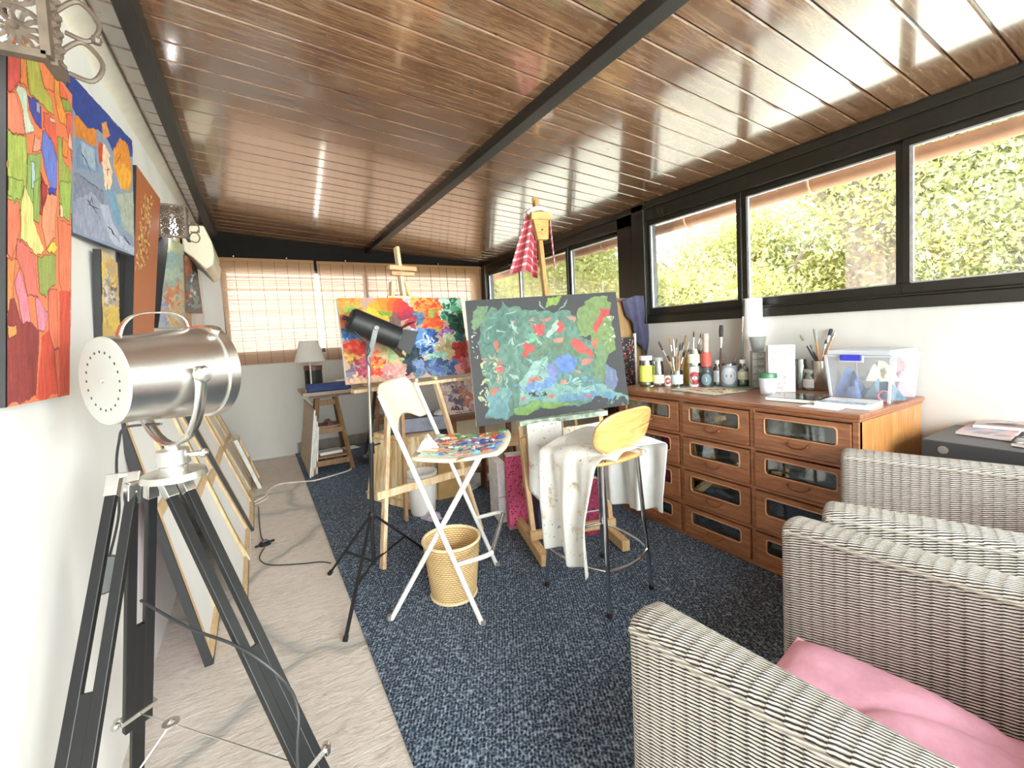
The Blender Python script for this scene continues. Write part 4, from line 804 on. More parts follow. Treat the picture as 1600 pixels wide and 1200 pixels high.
for k, (v, sp, ln) in enumerate((((0, 0, 1), .75, .075), ((0, 0, -1), .35, .085), ((0, -1, 0), .25, .085), ((0, 1, 0), .25, .085))):
    v = A3(*v); v = v-dH*(v @ dH); v /= np.linalg.norm(v); w = np.cross(dH, v); r0 = e+v*RH*.92; r1 = r0+dH*ln*(1-sp*.5)+v*ln*sp
    MB().prism([r0-w*RH*.8, r0+w*RH*.8, r1+w*RH*1.05, r1-w*RH*1.05], (v*.002+dH*.001)).build('barn_door', BLACKM, hd)
m = MB(); yc = hA+dH*LH*.50
for s in (-1, 1): m.bar(yc+A3(0, s*(RH+.008), .005), top_+A3(.004, s*.02, .05), .028, .005, up=(0, 1, 0)); m.lathe([(0, 0), (.013, 0), (.013, .012), (0, .014)], yc+A3(0, s*(RH+.008), 0), (0, s, 0), 14)
m.bar(top_+A3(0, -.024, .052), top_+A3(0, .024, .052), .02, .006); m.lathe([(.011, 0), (.011, .06), (0, .06)], top_, (0, 0, 1), 12)
m.build('yoke', plain('grey_yoke', '#6c6d6f', .4, .4), t, bevel=.001)
MB().tube(smooth_path([hA-dH*.0+A3(0, -.03, -.05), hA+dH*.09+A3(0, -.06, -.12), pz(572, 560)+A3(0, -.02, 0), top_+A3(.01, -.01, -.02)], 6), .003, 6).build('cord', CBL, t)
MB().tube([hA-dH*.002+hb*.03, hA-dH*.03+hb*.03], .012, 8).build('rear_knob', BLACKM, hd)

# ------------------------------------------------------------------ white folding bar stool
SF = A3(.81, -.587, 0); SS = A3(.587, .81, 0); O2 = A3(.799, 1.734, 0)
def sp3(f_, s_, z): return O2+SF*f_+SS*s_+A3(0, 0, z)
t = thing('folding_bar_stool', 'white folding bar stool with pale curved backrest, its seat used as a paint palette', 'stool', tuple(sp3(-.2, .25, 0)))
WS = .50; aL = lambda z: -.39*z; bL = lambda z: -.44+.60*z
for s in (0, WS):
    MB().tube([sp3(aL(z), s, z) for z in (.012, .4, .8, 1.06)], .0115, 12).build('leg', WHITEM, t, smooth=True)
    s2 = s+.022 if s == 0 else s-.022; MB().tube([sp3(bL(z), s2, z) for z in (.012, .4, .755)], .0115, 12).build('leg', WHITEM, t, smooth=True)
    for f_, s3 in ((aL(0), s), (bL(0), s2)): MB().lathe([(.014, .0), (.014, .02), (.0115, .022)], sp3(f_, s3, .0085), (0, 0, 1), 12).build('rubber_foot', plain('grey_rubber', '#77777a', .7), t)
m = MB(); m.tube(smooth_path([sp3(aL(.28), -.0, .28), sp3(aL(.29)+.13, .01, .315), sp3(aL(.29)+.165, .04, .32)], 6), .0105, 10); m.tube(smooth_path([sp3(aL(.28), WS, .28), sp3(aL(.29)+.13, WS-.01, .315), sp3(aL(.29)+.165, WS-.04, .32)], 6), .0105, 10); fr_ = m.build('footrest', WHITEM, t, smooth=True)
MB().tube([sp3(aL(.29)+.165, .04, .32), sp3(aL(.29)+.165, WS-.04, .32)], .012, 10).build('footrest_bar', plain('worn_steel', '#8c8c8c', .25, .9), fr_, smooth=True)
MB().tube([sp3(bL(.12), .03, .12), sp3(bL(.12), WS-.03, .12)], .008, 8).build('rear_stretcher', WHITEM, t, smooth=True)
G = []
for a in np.linspace(0, 1, 13):
    row = []
    for b in np.linspace(0, 1, 17):
        f_ = -.31+.44*a; s_ = .015+(WS-.03)*b; z = .762-.016*sin(PI*a)*1+.02*(a**3)-.05*max(0, a-.9)*10*.12; e = abs(2*b-1); row.append(sp3(f_-(.03*e**3 if a > .5 else -.02*e**3), s_, z))
    G.append(row)
MB().grid(np.array(G)).build('seat', PALE, t, smooth=True, solid=.014)
G = []
for a in np.linspace(0, 1, 15):
    z = .88+.22*a
    row = []
    for b in np.linspace(-1, 1, 17):
        half = WS/2-.015 if a < .72 else (WS/2-.015)*math.sqrt(max(1-((a-.72)/.30)**2*.55, .1)); low = 0 if a > .12 else -(.035*(1-b*b*1.6) if abs(b) < .79 else -0.0)
        z2 = z+(.05*(1-min(1, (b/.72)**2)) if a < .5 else 0)*(1-a*2 if a < .5 else 0); row.append(sp3(aL(z2)-.012-.03*(1-b*b), WS/2+half*b, z2))
    G.append(row)
MB().grid(np.array(G)).build('backrest', PALE, t, smooth=True, solid=.012)
# palette on the seat: a board covered in dabs of paint
def dabs(loc_fn, cols, n, seed, box, size=.02, hgt=.008):
    r = np.random.default_rng(seed); V = []; Fc = []; Cc = []
    for i in range(n):
        a, b = box[0]+r.random()*(box[1]-box[0]), box[2]+r.random()*(box[3]-box[2]); c = cols(a, b, r); k = 7; q = size*(.5+r.random()); ph = r.random()*6; base = len(V)
        for rr_, zz in ((1, 0), (.7, .7), (0, 1)):
            for j in range(k if rr_ else 1): an = ph+2*PI*j/k; w = q*rr_*(.7+.6*r.random()); V.append(loc_fn(a+w*cos(an), b+w*sin(an)*.8, .001+hgt*zz*(.5+r.random()))); Cc.append(_rgb(c))
        for j in range(k): Fc.append((base+j, base+(j+1) % k, base+k+(j+1) % k, base+k+j)); Fc.append((base+k+j, base+k+(j+1) % k, base+2*k))
    mb = MB().add(V, Fc); c = np.array(Cc); mb.vc = np.where(c <= .04045, c/12.92, ((c+.055)/1.055)**2.4); return mb
def seatpt(a, b, h): 
    aa = (a+.31)/.44; return sp3(a, b, .772-.016*sin(PI*min(max(aa, 0), 1))+.02*aa**3+h)
def palcol(a, b, r):
    if b < .18: pool = ['#4f77b8', '#7fc0cf', '#e8e6e0', '#9fd0a8', '#d98a7a']
    elif b < .32: pool = ['#3d5fb0', '#2f4fa5', '#6aa0d8', '#e0503c', '#e8e2da']
    else: pool = ['#58a05c', '#8cc66a', '#d9694a', '#e59a6a', '#eef0e8', '#3d7a6d']
    return pool[r.integers(len(pool))]
pt = thing('paint_palette', 'thick daubs of blue, green, red and white paint covering the white stool seat', 'palette', tuple(seatpt(-.08, .25, 0)))
MB().grid(np.array([[seatpt(a, b, .003) for b in np.linspace(.03, .47, 9)] for a in np.linspace(-.27, .10, 9)])).build('palette_sheet', plain('white_sheet', '#ece9e2', .6), pt, smooth=True)
dabs(lambda a, b, h: seatpt(a, b, .004+h), palcol, 240, 3, (-.24, .085, .06, .44), .024, .010).build('paint_daub', vcol('wet_paint', .3, .1), pt, smooth=True)
rag2 = rag(*seatpt(-.245, .13, .006), .05, '#f3f1ec', 'crumpled white tissue with brush tips at the back edge of the white stool seat', None, .06, 77, 'tissue', 'tissue')
for k in range(4):
    a = seatpt(-.25+.01*k, .06+.045*k, .022); b = seatpt(-.12+.02*k, .03+.05*k, .024+.004*k); bt = thing('paintbrush', '', 'paintbrush', tuple(a), 0, 'brushes lying on the white stool seat'); bt['label'] = 'thin paintbrush lying among the paint daubs on the white stool seat'
    MB().tube([a, a*.4+b*.6], [.003, .004], 7).build('handle', plain('varnished_brush_handle', '#c08a4a', .35), bt, smooth=True); MB().tube([a*.4+b*.6, a*.15+b*.85], .0038, 7).build('ferrule', STEEL, bt, smooth=True); MB().tube([a*.15+b*.85, b], [.004, .001], 7).build('bristles', plain('brush_bristles', '#5a4634', .8), bt)

# ------------------------------------------------------------------ woven basket
def m_basket():
    t = NT('woven_palm'); uv = t.n('UVMap'); sp = t.n('SeparateXYZ'); t.l(uv.outputs[0], sp.inputs[0]); c = t.math('DIVIDE', sp.outputs[0], .020); r = t.math('DIVIDE', sp.outputs[1], .011)
    off = t.math('MULTIPLY', t.math('MODULO', t.math('FLOOR', r), 2), .5); a = t.math('ABSOLUTE', t.math('SINE', t.math('MULTIPLY', t.math('ADD', c, off), PI))); b = t.math('SINE', t.math('MULTIPLY', t.math('FRACT', r), PI)); h = t.math('MULTIPLY', t.math('ADD', t.math('MULTIPLY', a, .55), .45), b)
    t.col(t.ramp(t.math('ADD', h, t.math('MULTIPLY', t.math('SUBTRACT', t.noise(t.coord(), 18, 3), .5), .5)), [(.1, '#a4733a'), (.45, '#d9ae6c'), (.8, '#efd09a')])); t.bump(h, .8, .004); return t.done(.6)
BK = m_basket(); bc = (.785, 2.03, .0085); t = thing('waste_basket', 'round woven straw basket standing under the white folding stool', 'basket', bc)
def ring(r0, r1, z0, z1, n=40, m=10): return np.array([[((r0+(r1-r0)*k/m)*cos(a), (r0+(r1-r0)*k/m)*sin(a), z0+(z1-z0)*k/m) for a in np.linspace(0, 2*PI, n+1)] for k in range(m+1)]), np.array([[(a*.135, (z0+(z1-z0)*k/m)) for a in np.linspace(0, 2*PI, n+1)] for k in range(m+1)])
m = MB(); G, U = ring(.112, .143, .004, .285); m.grid(G, U); G, U = ring(.137, .107, .285, .010); m.grid(G, U); G, U = ring(.107, .001, .012, .012, m=3); m.grid(G, U); G, U = ring(.112, .001, .002, .002, m=2); m.grid(G, U); m.build('basket_body', BK, t, smooth=True, local=True)
RIM = plain('pale_straw_rim', '#ecd3a4', .6, 0, .12, 60)
MB().tube([(.141*cos(a), .141*sin(a), .287) for a in np.linspace(0, 2*PI, 41)[:-1]], .0075, 8, closed=True).build('rim', RIM, t, smooth=True, local=True); MB().tube([(.113*cos(a), .113*sin(a), .008) for a in np.linspace(0, 2*PI, 41)[:-1]], .006, 8, closed=True).build('foot_ring', RIM, t, smooth=True, local=True)
# ------------------------------------------------------------------ pine A-frame easel with the colour-wheel painting
eu = A3(.687, .123, 0); eu /= np.linalg.norm(eu); en = A3(eu[1], -eu[0], 0); EM = A3(.88, 2.54, 0); tt = .17; ew = A3(0, 0, 1)*cos(tt)-en*sin(tt)
E_ = lambda u, w, o=0: EM+eu*u+ew*w+en*o
t = thing('easel', 'knotty pine A-frame easel behind the black spotlight, holding the painting with the umbrella', 'easel', (.87, 2.72, 0))
for s in (-1, 1): MB().bar(E_(s*.345, .012), E_(s*.045, 1.70), .022, .045, up=tuple(en)).build('leg', PINEV, t, bevel=.002)
MB().bar(E_(.03, .98, -.02), E_(.03, 1.94, -.02), .045, .022, up=tuple(eu)).build('mast', PINEV, t, bevel=.002)
MB().bar((.851, 3.06, .012), E_(0, 1.62, -.04), .045, .022).build('rear_leg', wood('grey_pine', '#8a6546', '#bd976c', 2, 4, 10, .6), t, bevel=.002)
MB().bar(E_(-.33, .42, .018), E_(.33, .42, .018), .045, .02, up=tuple(en)).build('crossbar', PINEV, t, bevel=.002); MB().bar(E_(-.10, 1.58, .018), E_(.12, 1.58, .018), .05, .02, up=tuple(en)).build('crossbar', PINEV, t, bevel=.002)
m = MB().bar(E_(-.40, 1.035, .04), E_(.40, 1.035, .04), .02, .055, up=tuple(en)); m.build('tray', PINEV, t, bevel=.002)
m = MB().bar(E_(-.065, 1.79, .02), E_(.125, 1.79, .02), .03, .045, up=tuple(en)); m.bar(E_(-.05, 1.755, .015), E_(.11, 1.755, .015), .025, .03, up=tuple(en)); m.build('clamp', wood('tan_clamp_wood', '#a8754a', '#d3a474', 0, 5, 10, .5), t, bevel=.003)
q = [(527, 466), (719, 465), (736, 583), (542, 601)]; P = Paint(q, 280, 190, '#c9a08a', 31, .02, 6.667, (510, 450)); r = np.random.default_rng(5)
def cloud(cols, box, n, size, sd, el=1.3): P.scatter(cols, box, n, size, sd, el)
cloud(['#e7a13a', '#e8703c', '#d8b45a', '#c98a3c'], (110, 130, 330, 330), 60, 28, 1); cloud(['#7da243', '#a3b655'], (190, 190, 280, 250), 14, 20, 2); cloud(['#d8553a', '#e37a52'], (130, 300, 220, 400), 16, 22, 3); cloud(['#4f7fb8', '#7fa9cf', '#3a64a0'], (150, 440, 330, 570), 40, 24, 4)
cloud(['#d23a2a', '#b82c28', '#e25a3a'], (190, 580, 420, 700), 60, 26, 5); cloud(['#c98f35', '#e0ae52', '#a9712c'], (210, 690, 330, 800), 28, 26, 6); cloud(['#6b5d70', '#8a7c8e'], (225, 820, 320, 910), 16, 24, 7); cloud(['#a53a55', '#c2506a', '#8d2f48'], (320, 720, 430, 960), 34, 24, 8); cloud(['#e63e30', '#f0603a', '#d22a2c', '#f08a4a'], (430, 660, 640, 940), 130, 24, 9); cloud(['#f2a03c', '#f4c04a'], (490, 780, 570, 850), 10, 18, 10)
cloud(['#f0b088', '#eac09c', '#e59a80'], (220, 930, 600, 1000), 44, 26, 11); cloud(['#8aa56a', '#c9c08a', '#e0b890', '#a9c28a'], (560, 620, 830, 830), 70, 26, 12); cloud(['#e6a6a0', '#f0c4b8', '#d98a88'], (600, 800, 860, 960), 50, 26, 13)
cloud(['#e8d9c8', '#f0e8dc', '#b9c9d4'], (780, 100, 900, 200), 30, 24, 14); cloud(['#e2662f', '#f09040', '#d94a2c', '#f2b45a'], (890, 110, 1200, 270), 110, 26, 15); cloud(['#e8512c', '#d93a24', '#f0702f'], (1010, 290, 1190, 420), 60, 26, 16); cloud(['#8faa4a'], (1040, 220, 1110, 280), 8, 20, 17); cloud(['#c9a04a', '#b8883c'], (1020, 410, 1180, 480), 24, 24, 18)
cloud(['#2f8a5a', '#5fb58a', '#a8dcc0', '#1f5f42', '#cfeee0'], (1195, 110, 1420, 320), 110, 24, 19); cloud(['#1a4a38', '#2a6a4c', '#163028'], (1290, 290, 1440, 460), 60, 26, 20); cloud(['#5f7fa0', '#3f5f80'], (905, 280, 1000, 380), 18, 24, 21)
cloud(['#2f5fb0', '#5f8fd0', '#a9c4e6', '#24457f', '#e4ecf4'], (850, 430, 1130, 680), 170, 22, 22); cloud(['#8a4f9a', '#b07ac0'], (1190, 420, 1300, 500), 16, 22, 23); cloud(['#a9cf9a', '#c4dcb0', '#7fae8a'], (1230, 480, 1370, 560), 24, 24, 24); cloud(['#3f7f80', '#2f6068'], (1360, 480, 1450, 560), 16, 22, 25); cloud(['#b9a878', '#c9bc90', '#9a8f64'], (1130, 560, 1340, 700), 44, 26, 26)
cloud(['#b8322c', '#d24438', '#8f2424'], (1330, 570, 1480, 760), 60, 26, 27); cloud(['#20303a', '#2f4450', '#16222a'], (830, 640, 980, 860), 60, 26, 28); cloud(['#8fc4b0', '#6fae9a', '#b4d8c6'], (1050, 690, 1190, 790), 34, 24, 29); cloud(['#4f66a8', '#7f94c4', '#5f7f94', '#3a4a7a'], (900, 760, 1400, 920), 130, 24, 30); cloud(['#e0707a', '#c9505a', '#e49a9a'], (1370, 750, 1500, 890), 34, 24, 31)
um = [(640+270*cos(a), 350+270*sin(a)*.95) for a in np.linspace(PI, 2*PI, 15)]; colr = ['#e9b62e', '#f0c83a', '#f2a52e', '#f08a2c', '#ec6a30', '#e4472f', '#d93a3c', '#c22f44', '#9c2c48']
for k in range(9):
    a0, a1 = PI*(1+k/9), PI*(1+(k+1)/9); cx, cy_ = 640, 330; P.poly(colr[k], (cx, cy_), (cx+272*cos(a0), 350+258*sin(a0)), (cx+278*cos((a0+a1)/2), 350+264*sin((a0+a1)/2)), (cx+272*cos(a1), 350+258*sin(a1)), streak=.06)
P.poly('#7fa83a', (480, 250), (650, 240), (640, 320), (560, 300)); P.poly('#7a5a52', (640, 320), (700, 250), (760, 380), (700, 400)); P.poly('#b53a4a', (760, 380), (900, 300), (900, 420), (780, 400))
P.gain = .66
N = np.cross(eu, ew); M2 = E_(0, 0, .062); TL, TR, BR, BL = [onP(*p, M2, N) for p in q]
painting('painting', 'impasto painting of a rainbow umbrella among patches of colour, on the pine easel', TL, TR, BR, BL, P, WHITEE, .022)
# ------------------------------------------------------------------ tall studio easel with the green painting
hu = A3(.961, -.277, 0); hn = A3(hu[1], -hu[0], 0); HM = (onZ(835, 842, .08)+onZ(953, 822, .08))/2; ht = .2; hw = A3(0, 0, 1)*cos(ht)-hn*sin(ht); H_ = lambda u, w, o=0: HM+hu*u+hw*w+hn*o
t = thing('studio_easel', 'tall wooden studio easel with crank mast holding the big green painting', 'easel', (HM[0], HM[1]+.12, 0)); EW = EASEL
for s in (-1, 1):
    c = HM+hu*s*.247; c[2] = 0; MB().bar(c+hn*.20+A3(0, 0, .045), c-hn*.40+A3(0, 0, .045), .05, .062).build('foot', EW, t, bevel=.004)
    for k in (.17, -.37): MB().lathe([(.018, 0), (.018, .012), (0, .014)], c+hn*k+A3(0, 0, .0085), (0, 0, 1), 12).build('castor', WHITEM, t)
    MB().bar(H_(s*.25, -.01), H_(s*.272, .78), .042, .028, up=tuple(hu)).build('upright', EW, t, bevel=.002)
    MB().bar(c-hn*.36+A3(0, 0, .07), H_(s*.1, 1.05, -.03), .03, .022).build('rear_strut', EW, t, bevel=.002)
MB().bar(H_(-.275, .03, .02), H_(.275, .03, .02), .05, .03, up=tuple(hn)).build('crossbar', EW, t, bevel=.002)
MB().bar(H_(-.275, .585, .03), H_(.30, .635, .03), .04, .03, up=tuple(hn)).build('crossbar', EW, t, bevel=.002)
MB().bar(H_(-.29, .70, .05), H_(.285, .715, .05), .03, .09, up=tuple(hn)).build('tray', plain('paint_stained_tray', '#9fb39c', .5, 0, .45, 22), t, bevel=.002)
MB().bar(H_(.005, .05, -.03), H_(.005, 2.17, -.03), .055, .03, up=tuple(hu)).build('mast', wood('amber_mast_wood', '#8f6a35', '#c79d5c', 2, 5, 12, .5), t, bevel=.006)
MB().ball(H_(.005, 2.175, -.03), .028, 14, (1, .6, 1)).build('mast_tip', wood('amber_mast_wood', '#8f6a35', '#c79d5c'), t, smooth=True)
m = MB().prism([H_(-.062, 2.06, -.01), H_(.075, 2.06, -.01), H_(.075, 2.02, -.01), H_(.06, 2.015, -.01), H_(.045, 1.88, -.01), H_(-.03, 1.88, -.01), H_(-.045, 2.015, -.01), H_(-.062, 2.02, -.01)], hn*.05); m.bar(H_(-.065, 2.04, .045), H_(.078, 2.04, .045), .05, .04, up=tuple(hn)); m.build('top_clamp', wood('amber_clamp_wood', '#a57b3e', '#d6ab63', 0, 5, 10, .5), t, bevel=.004)
MB().lathe([(0, 0), (.006, 0), (.006, .006), (0, .007)], H_(.006, 1.945, .04), hn, 10).build('clamp_screw', BLACKM, t)
MB().bar(H_(.01, 1.4, -.013), H_(.01, 1.92, -.013), .012, .006, up=tuple(hu)).build('mast_groove', DKW, t)
q = [(727, 470), (962, 456), (983, 632), (745, 667)]; P = Paint(q, 340, 260, '#4b4d50', 41, .016, 5.218, (720, 440))
P.poly('#6c9485', (160,290),(240,210),(300,230),(340,170),(390,210),(470,200),(520,230),(600,250),(740,250),(870,230),(950,300),(960,440),(1080,480),(1090,800),(1180,830),(1370,950),(1370,1010),(1200,990),(1100,985),(900,1015),(700,1045),(420,1065),(390,1115),(190,1130),(230,900),(180,780),(170,600),(160,450), streak=.14)
for c, *pts in [('#7fa07a', (90,240),(150,195),(210,200),(190,300),(130,410),(95,350)), ('#5f8a7e', (220,280),(420,240),(520,300),(420,440),(280,600),(200,560)), ('#86a267', (960,280),(1010,170),(1090,110),(1200,120),(1225,190),(1180,300),(1250,290),(1250,560),(1180,640),(1170,830),(1085,800),(1090,560),(1060,440),(960,440)), ('#7a9a72', (1090,560),(1180,470),(1180,830),(1085,800)), ('#8fc0b6', (640,640),(720,650),(740,800),(900,880),(1180,840),(1370,950),(1300,975),(1000,960),(800,990),(480,990),(470,870)), ('#a4cfc6', (600,650),(700,600),(720,640),(560,820),(480,960),(470,880)),
    ('#8dbb63', (420,1030),(560,1000),(700,985),(920,1000),(760,1050),(640,1030),(560,1090),(430,1070)), ('#9ab95a', (705,200),(740,120),(825,115),(800,160),(720,215)), ('#7cb0b8', (190,1120),(230,900),(330,860),(420,880),(390,1000),(380,1110)), ('#7f8fb5', (1180,660),(1260,750),(1260,870),(1185,880)), ('#78a8c8', (800,930),(1000,900),(1250,900),(1260,960),(1000,965),(800,985)), ('#6e92dc', (805,600),(870,580),(940,650),(950,720),(870,765),(800,725),(780,655)), ('#7aa0e0', (520,870),(700,780),(800,790),(720,865),(560,935)), ('#8a94d8', (690,700),(760,660),(800,760),(740,800)),
    ('#6e8f76', (600,500),(700,470),(900,450),(1060,600),(1000,640),(860,560),(700,600),(600,640)), ('#7fcba5', (545,420),(645,470),(600,500),(550,490)), ('#b9d8c8', (700,440),(780,300),(800,320),(730,450))]: P.poly(c, *pts)
for c, *pts in [('#e2595a', (580,370),(690,345),(690,420),(640,470),(585,410)), ('#e2595a', (760,400),(800,310),(835,320),(830,410)), ('#e05a58', (510,510),(590,500),(600,540),(530,645),(500,600)), ('#e4605a', (915,470),(990,480),(1080,590),(1030,610),(920,545)), ('#e0595a', (1080,390),(1160,220),(1210,215),(1200,260),(1140,350),(1110,420)), ('#e47a68', (1060,480),(1110,460),(1100,540),(1075,540)), ('#e4686a', (320,650),(345,650),(345,770),(300,740)), ('#e0766c', (560,850),(610,780),(690,765),(650,810)), ('#e07a66', (285,520),(310,480),(320,560),(290,600)), ('#e08a70', (235,890),(330,850),(260,945)), ('#e48078', (640,320),(740,290),(700,330)), ('#e88a80', (560,320),(610,310),(590,360)), ('#e07a70', (440,325),(475,300),(460,350)), ('#e49a88', (750,470),(825,450),(820,510),(760,500)), ('#e88f86', (870,290),(950,310),(930,340)), ('#e07f78', (710,920),(770,920),(760,955),(720,950)), ('#e07f78', (1000,925),(1080,920),(1060,945)), ('#e2857c', (480,940),(530,930),(510,965)), ('#e8988c', (940,720),(1000,740),(970,765)), ('#e09a86', (815,800),(860,790),(870,830),(820,840)), ('#e48a82', (1000,660),(1060,620),(1060,660),(990,690))]: P.poly(c, *pts)
P.scatter(['#e9c79a', '#e0a988', '#dfe0a0', '#b9d0a0'], (170, 600, 330, 860), 34, 8, 1, 1.4); P.scatter(['#dfe6b0', '#b9d890', '#e6eed0'], (160, 880, 230, 1020), 26, 6, 2, 1.4); P.scatter(['#cfdccb', '#4b4d50', '#e6e9da'], (105, 400, 150, 640), 16, 5, 3, 1.6); P.scatter(['#d4dcb4', '#e4e6c6', '#9fb58a'], (1160, 280, 1250, 540), 22, 6, 4, 1.8); P.scatter(['#3e4042'], (560, 880, 700, 940), 8, 8, 5, 3); P.scatter(['#4b4d50'], (1100, 945, 1330, 1000), 10, 14, 6, 2)
P.scatter(['#84ada2', '#557f74', '#a9cdbf', '#4f7a70'], (220, 240, 700, 900), 70, 6, 7, 6); P.scatter(['#8fb8d8', '#a8d4d0', '#6f9fc0'], (480, 780, 1150, 960), 40, 6, 8, 6)
for a, b, w_ in (((640,160),(690,230),26), ((890,155),(790,250),10), ((420,560),(520,500),14), ((360,700),(390,860),14), ((340,960),(360,900),34)): P.stroke('#9fbfae', a, b, w_)
P.gain = .50
N = np.cross(hu, hw); M2 = H_(0, 0, .075); TL, TR, BR, BL = [onP(*p, M2, N) for p in q]
painting('painting', 'large dark-ground painting with green, red and blue swirling shapes, on the tall easel', TL, TR, BR, BL, P, WHITEE, .02)
# red checked cloth hung on the mast
def m_check():
    t = NT('red_check_cloth'); uv = t.n('UVMap'); sp = t.n('SeparateXYZ'); t.l(uv.outputs[0], sp.inputs[0])
    a = t.math('LESS_THAN', t.math('FRACT', t.math('DIVIDE', sp.outputs[0], .05)), .3); b = t.math('LESS_THAN', t.math('FRACT', t.math('DIVIDE', sp.outputs[1], .05)), .3); s = t.math('ADD', a, b)
    t.col(t.ramp(t.math('MULTIPLY', s, .5), [(0, '#8f2a33'), (.5, '#b8606a'), (1, '#f0e0dc')])); return t.done(.9)
CHK = m_check()
m = MB()
def hang(pts_top, drop, folds, amp, outv, seed, bottom=None, n=26, mrows=14, spread=1.0, swell=.0):
    """cloth falling from a polyline; returns grid and uv"""
    r = np.random.default_rng(seed); P0 = np.array([A3(*p) for p in pts_top]); s = np.r_[0, np.cumsum(np.linalg.norm(np.diff(P0, axis=0), axis=1))]; u = np.linspace(0, s[-1], n); Q = np.stack([np.interp(u, s, P0[:, k]) for k in range(3)], 1); c = Q.mean(0); ph = r.random(4)*6; G = []; U = []
    for j in range(mrows):
        v = j/(mrows-1); row = []; ur = []
        for i in range(n):
            x = u[i]/s[-1]; d = drop if not callable(drop) else drop(x); w = amp*(.25+.75*v)*(sin(folds*2*PI*x+ph[0])+.45*sin(folds*4.3*x*PI+ph[1]+v)); p = c+(Q[i]-c)*(1+(spread-1)*v); p = A3(p[0], p[1], p[2]-d*v)+A3(*outv)*(w+swell*sin(PI*v)); row.append(p); ur.append((u[i]*1.3, d*v))
        G.append(row); U.append(ur)
    return np.array(G), np.array(U)
G, U = hang([H_(-.075, 2.07, -.03), H_(-.04, 2.09, .01), H_(-.045, 2.03, .0)], .40, 1.5, .018, hn, 1, spread=1.0, n=30)
for j in range(G.shape[0]):
    for i in range(G.shape[1]): G[j, i] = G[j, i]+hu*(-.14*(j/13)*(1-i/29)+.02*(i/29))*1.0+hn*.01
m.grid(G, U); G, U = hang([H_(.085, 2.06, -.03), H_(.09, 2.06, .0), H_(.075, 1.99, .012)], .32, 1.2, .014, hn, 2, n=20)
for j in range(G.shape[0]):
    for i in range(G.shape[1]): G[j, i] = G[j, i]+hu*(.02*(j/13))-hn*.0
m.grid(G, U); m.tube(smooth_path([H_(-.07, 2.07, .0), H_(-.02, 2.10, .02), H_(.04, 2.10, .02), H_(.09, 2.06, .0), H_(.05, 2.11, -.05), H_(-.03, 2.11, -.06), H_(-.075, 2.07, -.03)], 5), .014, 8)
tag(m.build('checked_cloth', CHK, None, smooth=True, solid=.003, auto=80), 'red and white checked cloth tied round the top of the tall easel mast', 'cloth')
# paint-stained smock hanging from the easel tray
def m_smock():
    t = NT('stained_cotton'); f = t.noise(t.coord(), 14, 5, .7); g = t.noise(t.coord(), 34, 3)
    c = t.ramp(f, [(.56, '#e6e4df'), (.64, '#c9bba2'), (.72, '#a08f78')]); c = t.mix(t.ramp(g, [(.66, '#000000'), (.70, '#ffffff')]), c, '#5f8fb0'); t.col(c); t.bump(f, .3, .01); return t.done(.9)
SMK = m_smock()
G, U = hang([H_(-.255, .70, .12), H_(-.16, .71, .125), H_(-.04, .70, .12)], lambda x: .56-.26*abs(x-.6), 2.2, .016, hn, 5, n=34, mrows=20, swell=.02)
tag(MB().grid(G, U).build('painting_smock', SMK, None, smooth=True, solid=.003, auto=80), 'white cotton smock stained with paint, hanging from the tray of the tall easel', 'smock')
G, U = hang([H_(-.03, .655, .10), H_(.12, .66, .10), H_(.27, .67, .10)], .075, 3, .012, hn, 8, n=40, mrows=6)
def m_floral(name, bg, a, b, sc_):
    t = NT(name); v = t.n('TexVoronoi'); v.inputs['Scale'].default_value = sc_; t.l(t.coord(), v.inputs['Vector']); w = t.n('TexVoronoi'); w.inputs['Scale'].default_value = sc_*1.7; t.l(t.coord(), w.inputs['Vector'])
    c = t.mix(t.math('LESS_THAN', v.outputs['Distance'], .33), bg, a); c = t.mix(t.math('LESS_THAN', w.outputs['Distance'], .22), c, b); t.col(c); return t.done(.8)
tag(MB().grid(G, U).build('floral_rag', m_floral('yellow_pink_rag', '#f0ead4', '#e5d57a', '#d9708f', 30), None, smooth=True, solid=.003, auto=80), 'yellow and pink flowered rag tucked over the lower bar of the tall easel', 'rag')

# ------------------------------------------------------------------ chrome bar stool with beech back, draped with white cloths
feet = [onZ(*p, .0085) for p in ((855, 915), (953, 965), (1018, 920), (942, 870))]; cen = sum(feet)/4; SZ = .70
t = thing('bar_stool', 'chrome bar stool with an oval beech backrest, draped with white cloths', 'stool', (cen[0], cen[1], 0)); tops = [cen+(f_-cen)*.80+A3(0, 0, SZ-.02) for f_ in feet]
for f_, tp in zip(feet, tops):
    MB().tube([f_+A3(0, 0, .012), tp], .0105, 12).build('leg', CHROME, t, smooth=True); MB().lathe([(.014, 0), (.013, .022), (.0105, .024)], f_, (0, 0, 1), 12).build('rubber_foot', BLACKM, t)
m = MB()
for i in range(4):
    a = feet[i]+(tops[i]-feet[i])*.30; b = feet[(i+1) % 4]+(tops[(i+1) % 4]-feet[(i+1) % 4])*.30; mid_ = (a+b)/2; out = mid_-A3(cen[0], cen[1], mid_[2]); out /= np.linalg.norm(out); m.tube(smooth_path([a, a*.7+b*.3+out*.03, a*.3+b*.7+out*.03, b], 5), .007, 8)
m.build('foot_ring', CHROME, t, smooth=True)
fd = (feet[0]+feet[3]-feet[1]-feet[2])/2; fd /= np.linalg.norm(fd); sd = A3(fd[1], -fd[0], 0)
def spt(a, b, z): return A3(cen[0], cen[1], 0)+sd*a+fd*b+A3(0, 0, z)
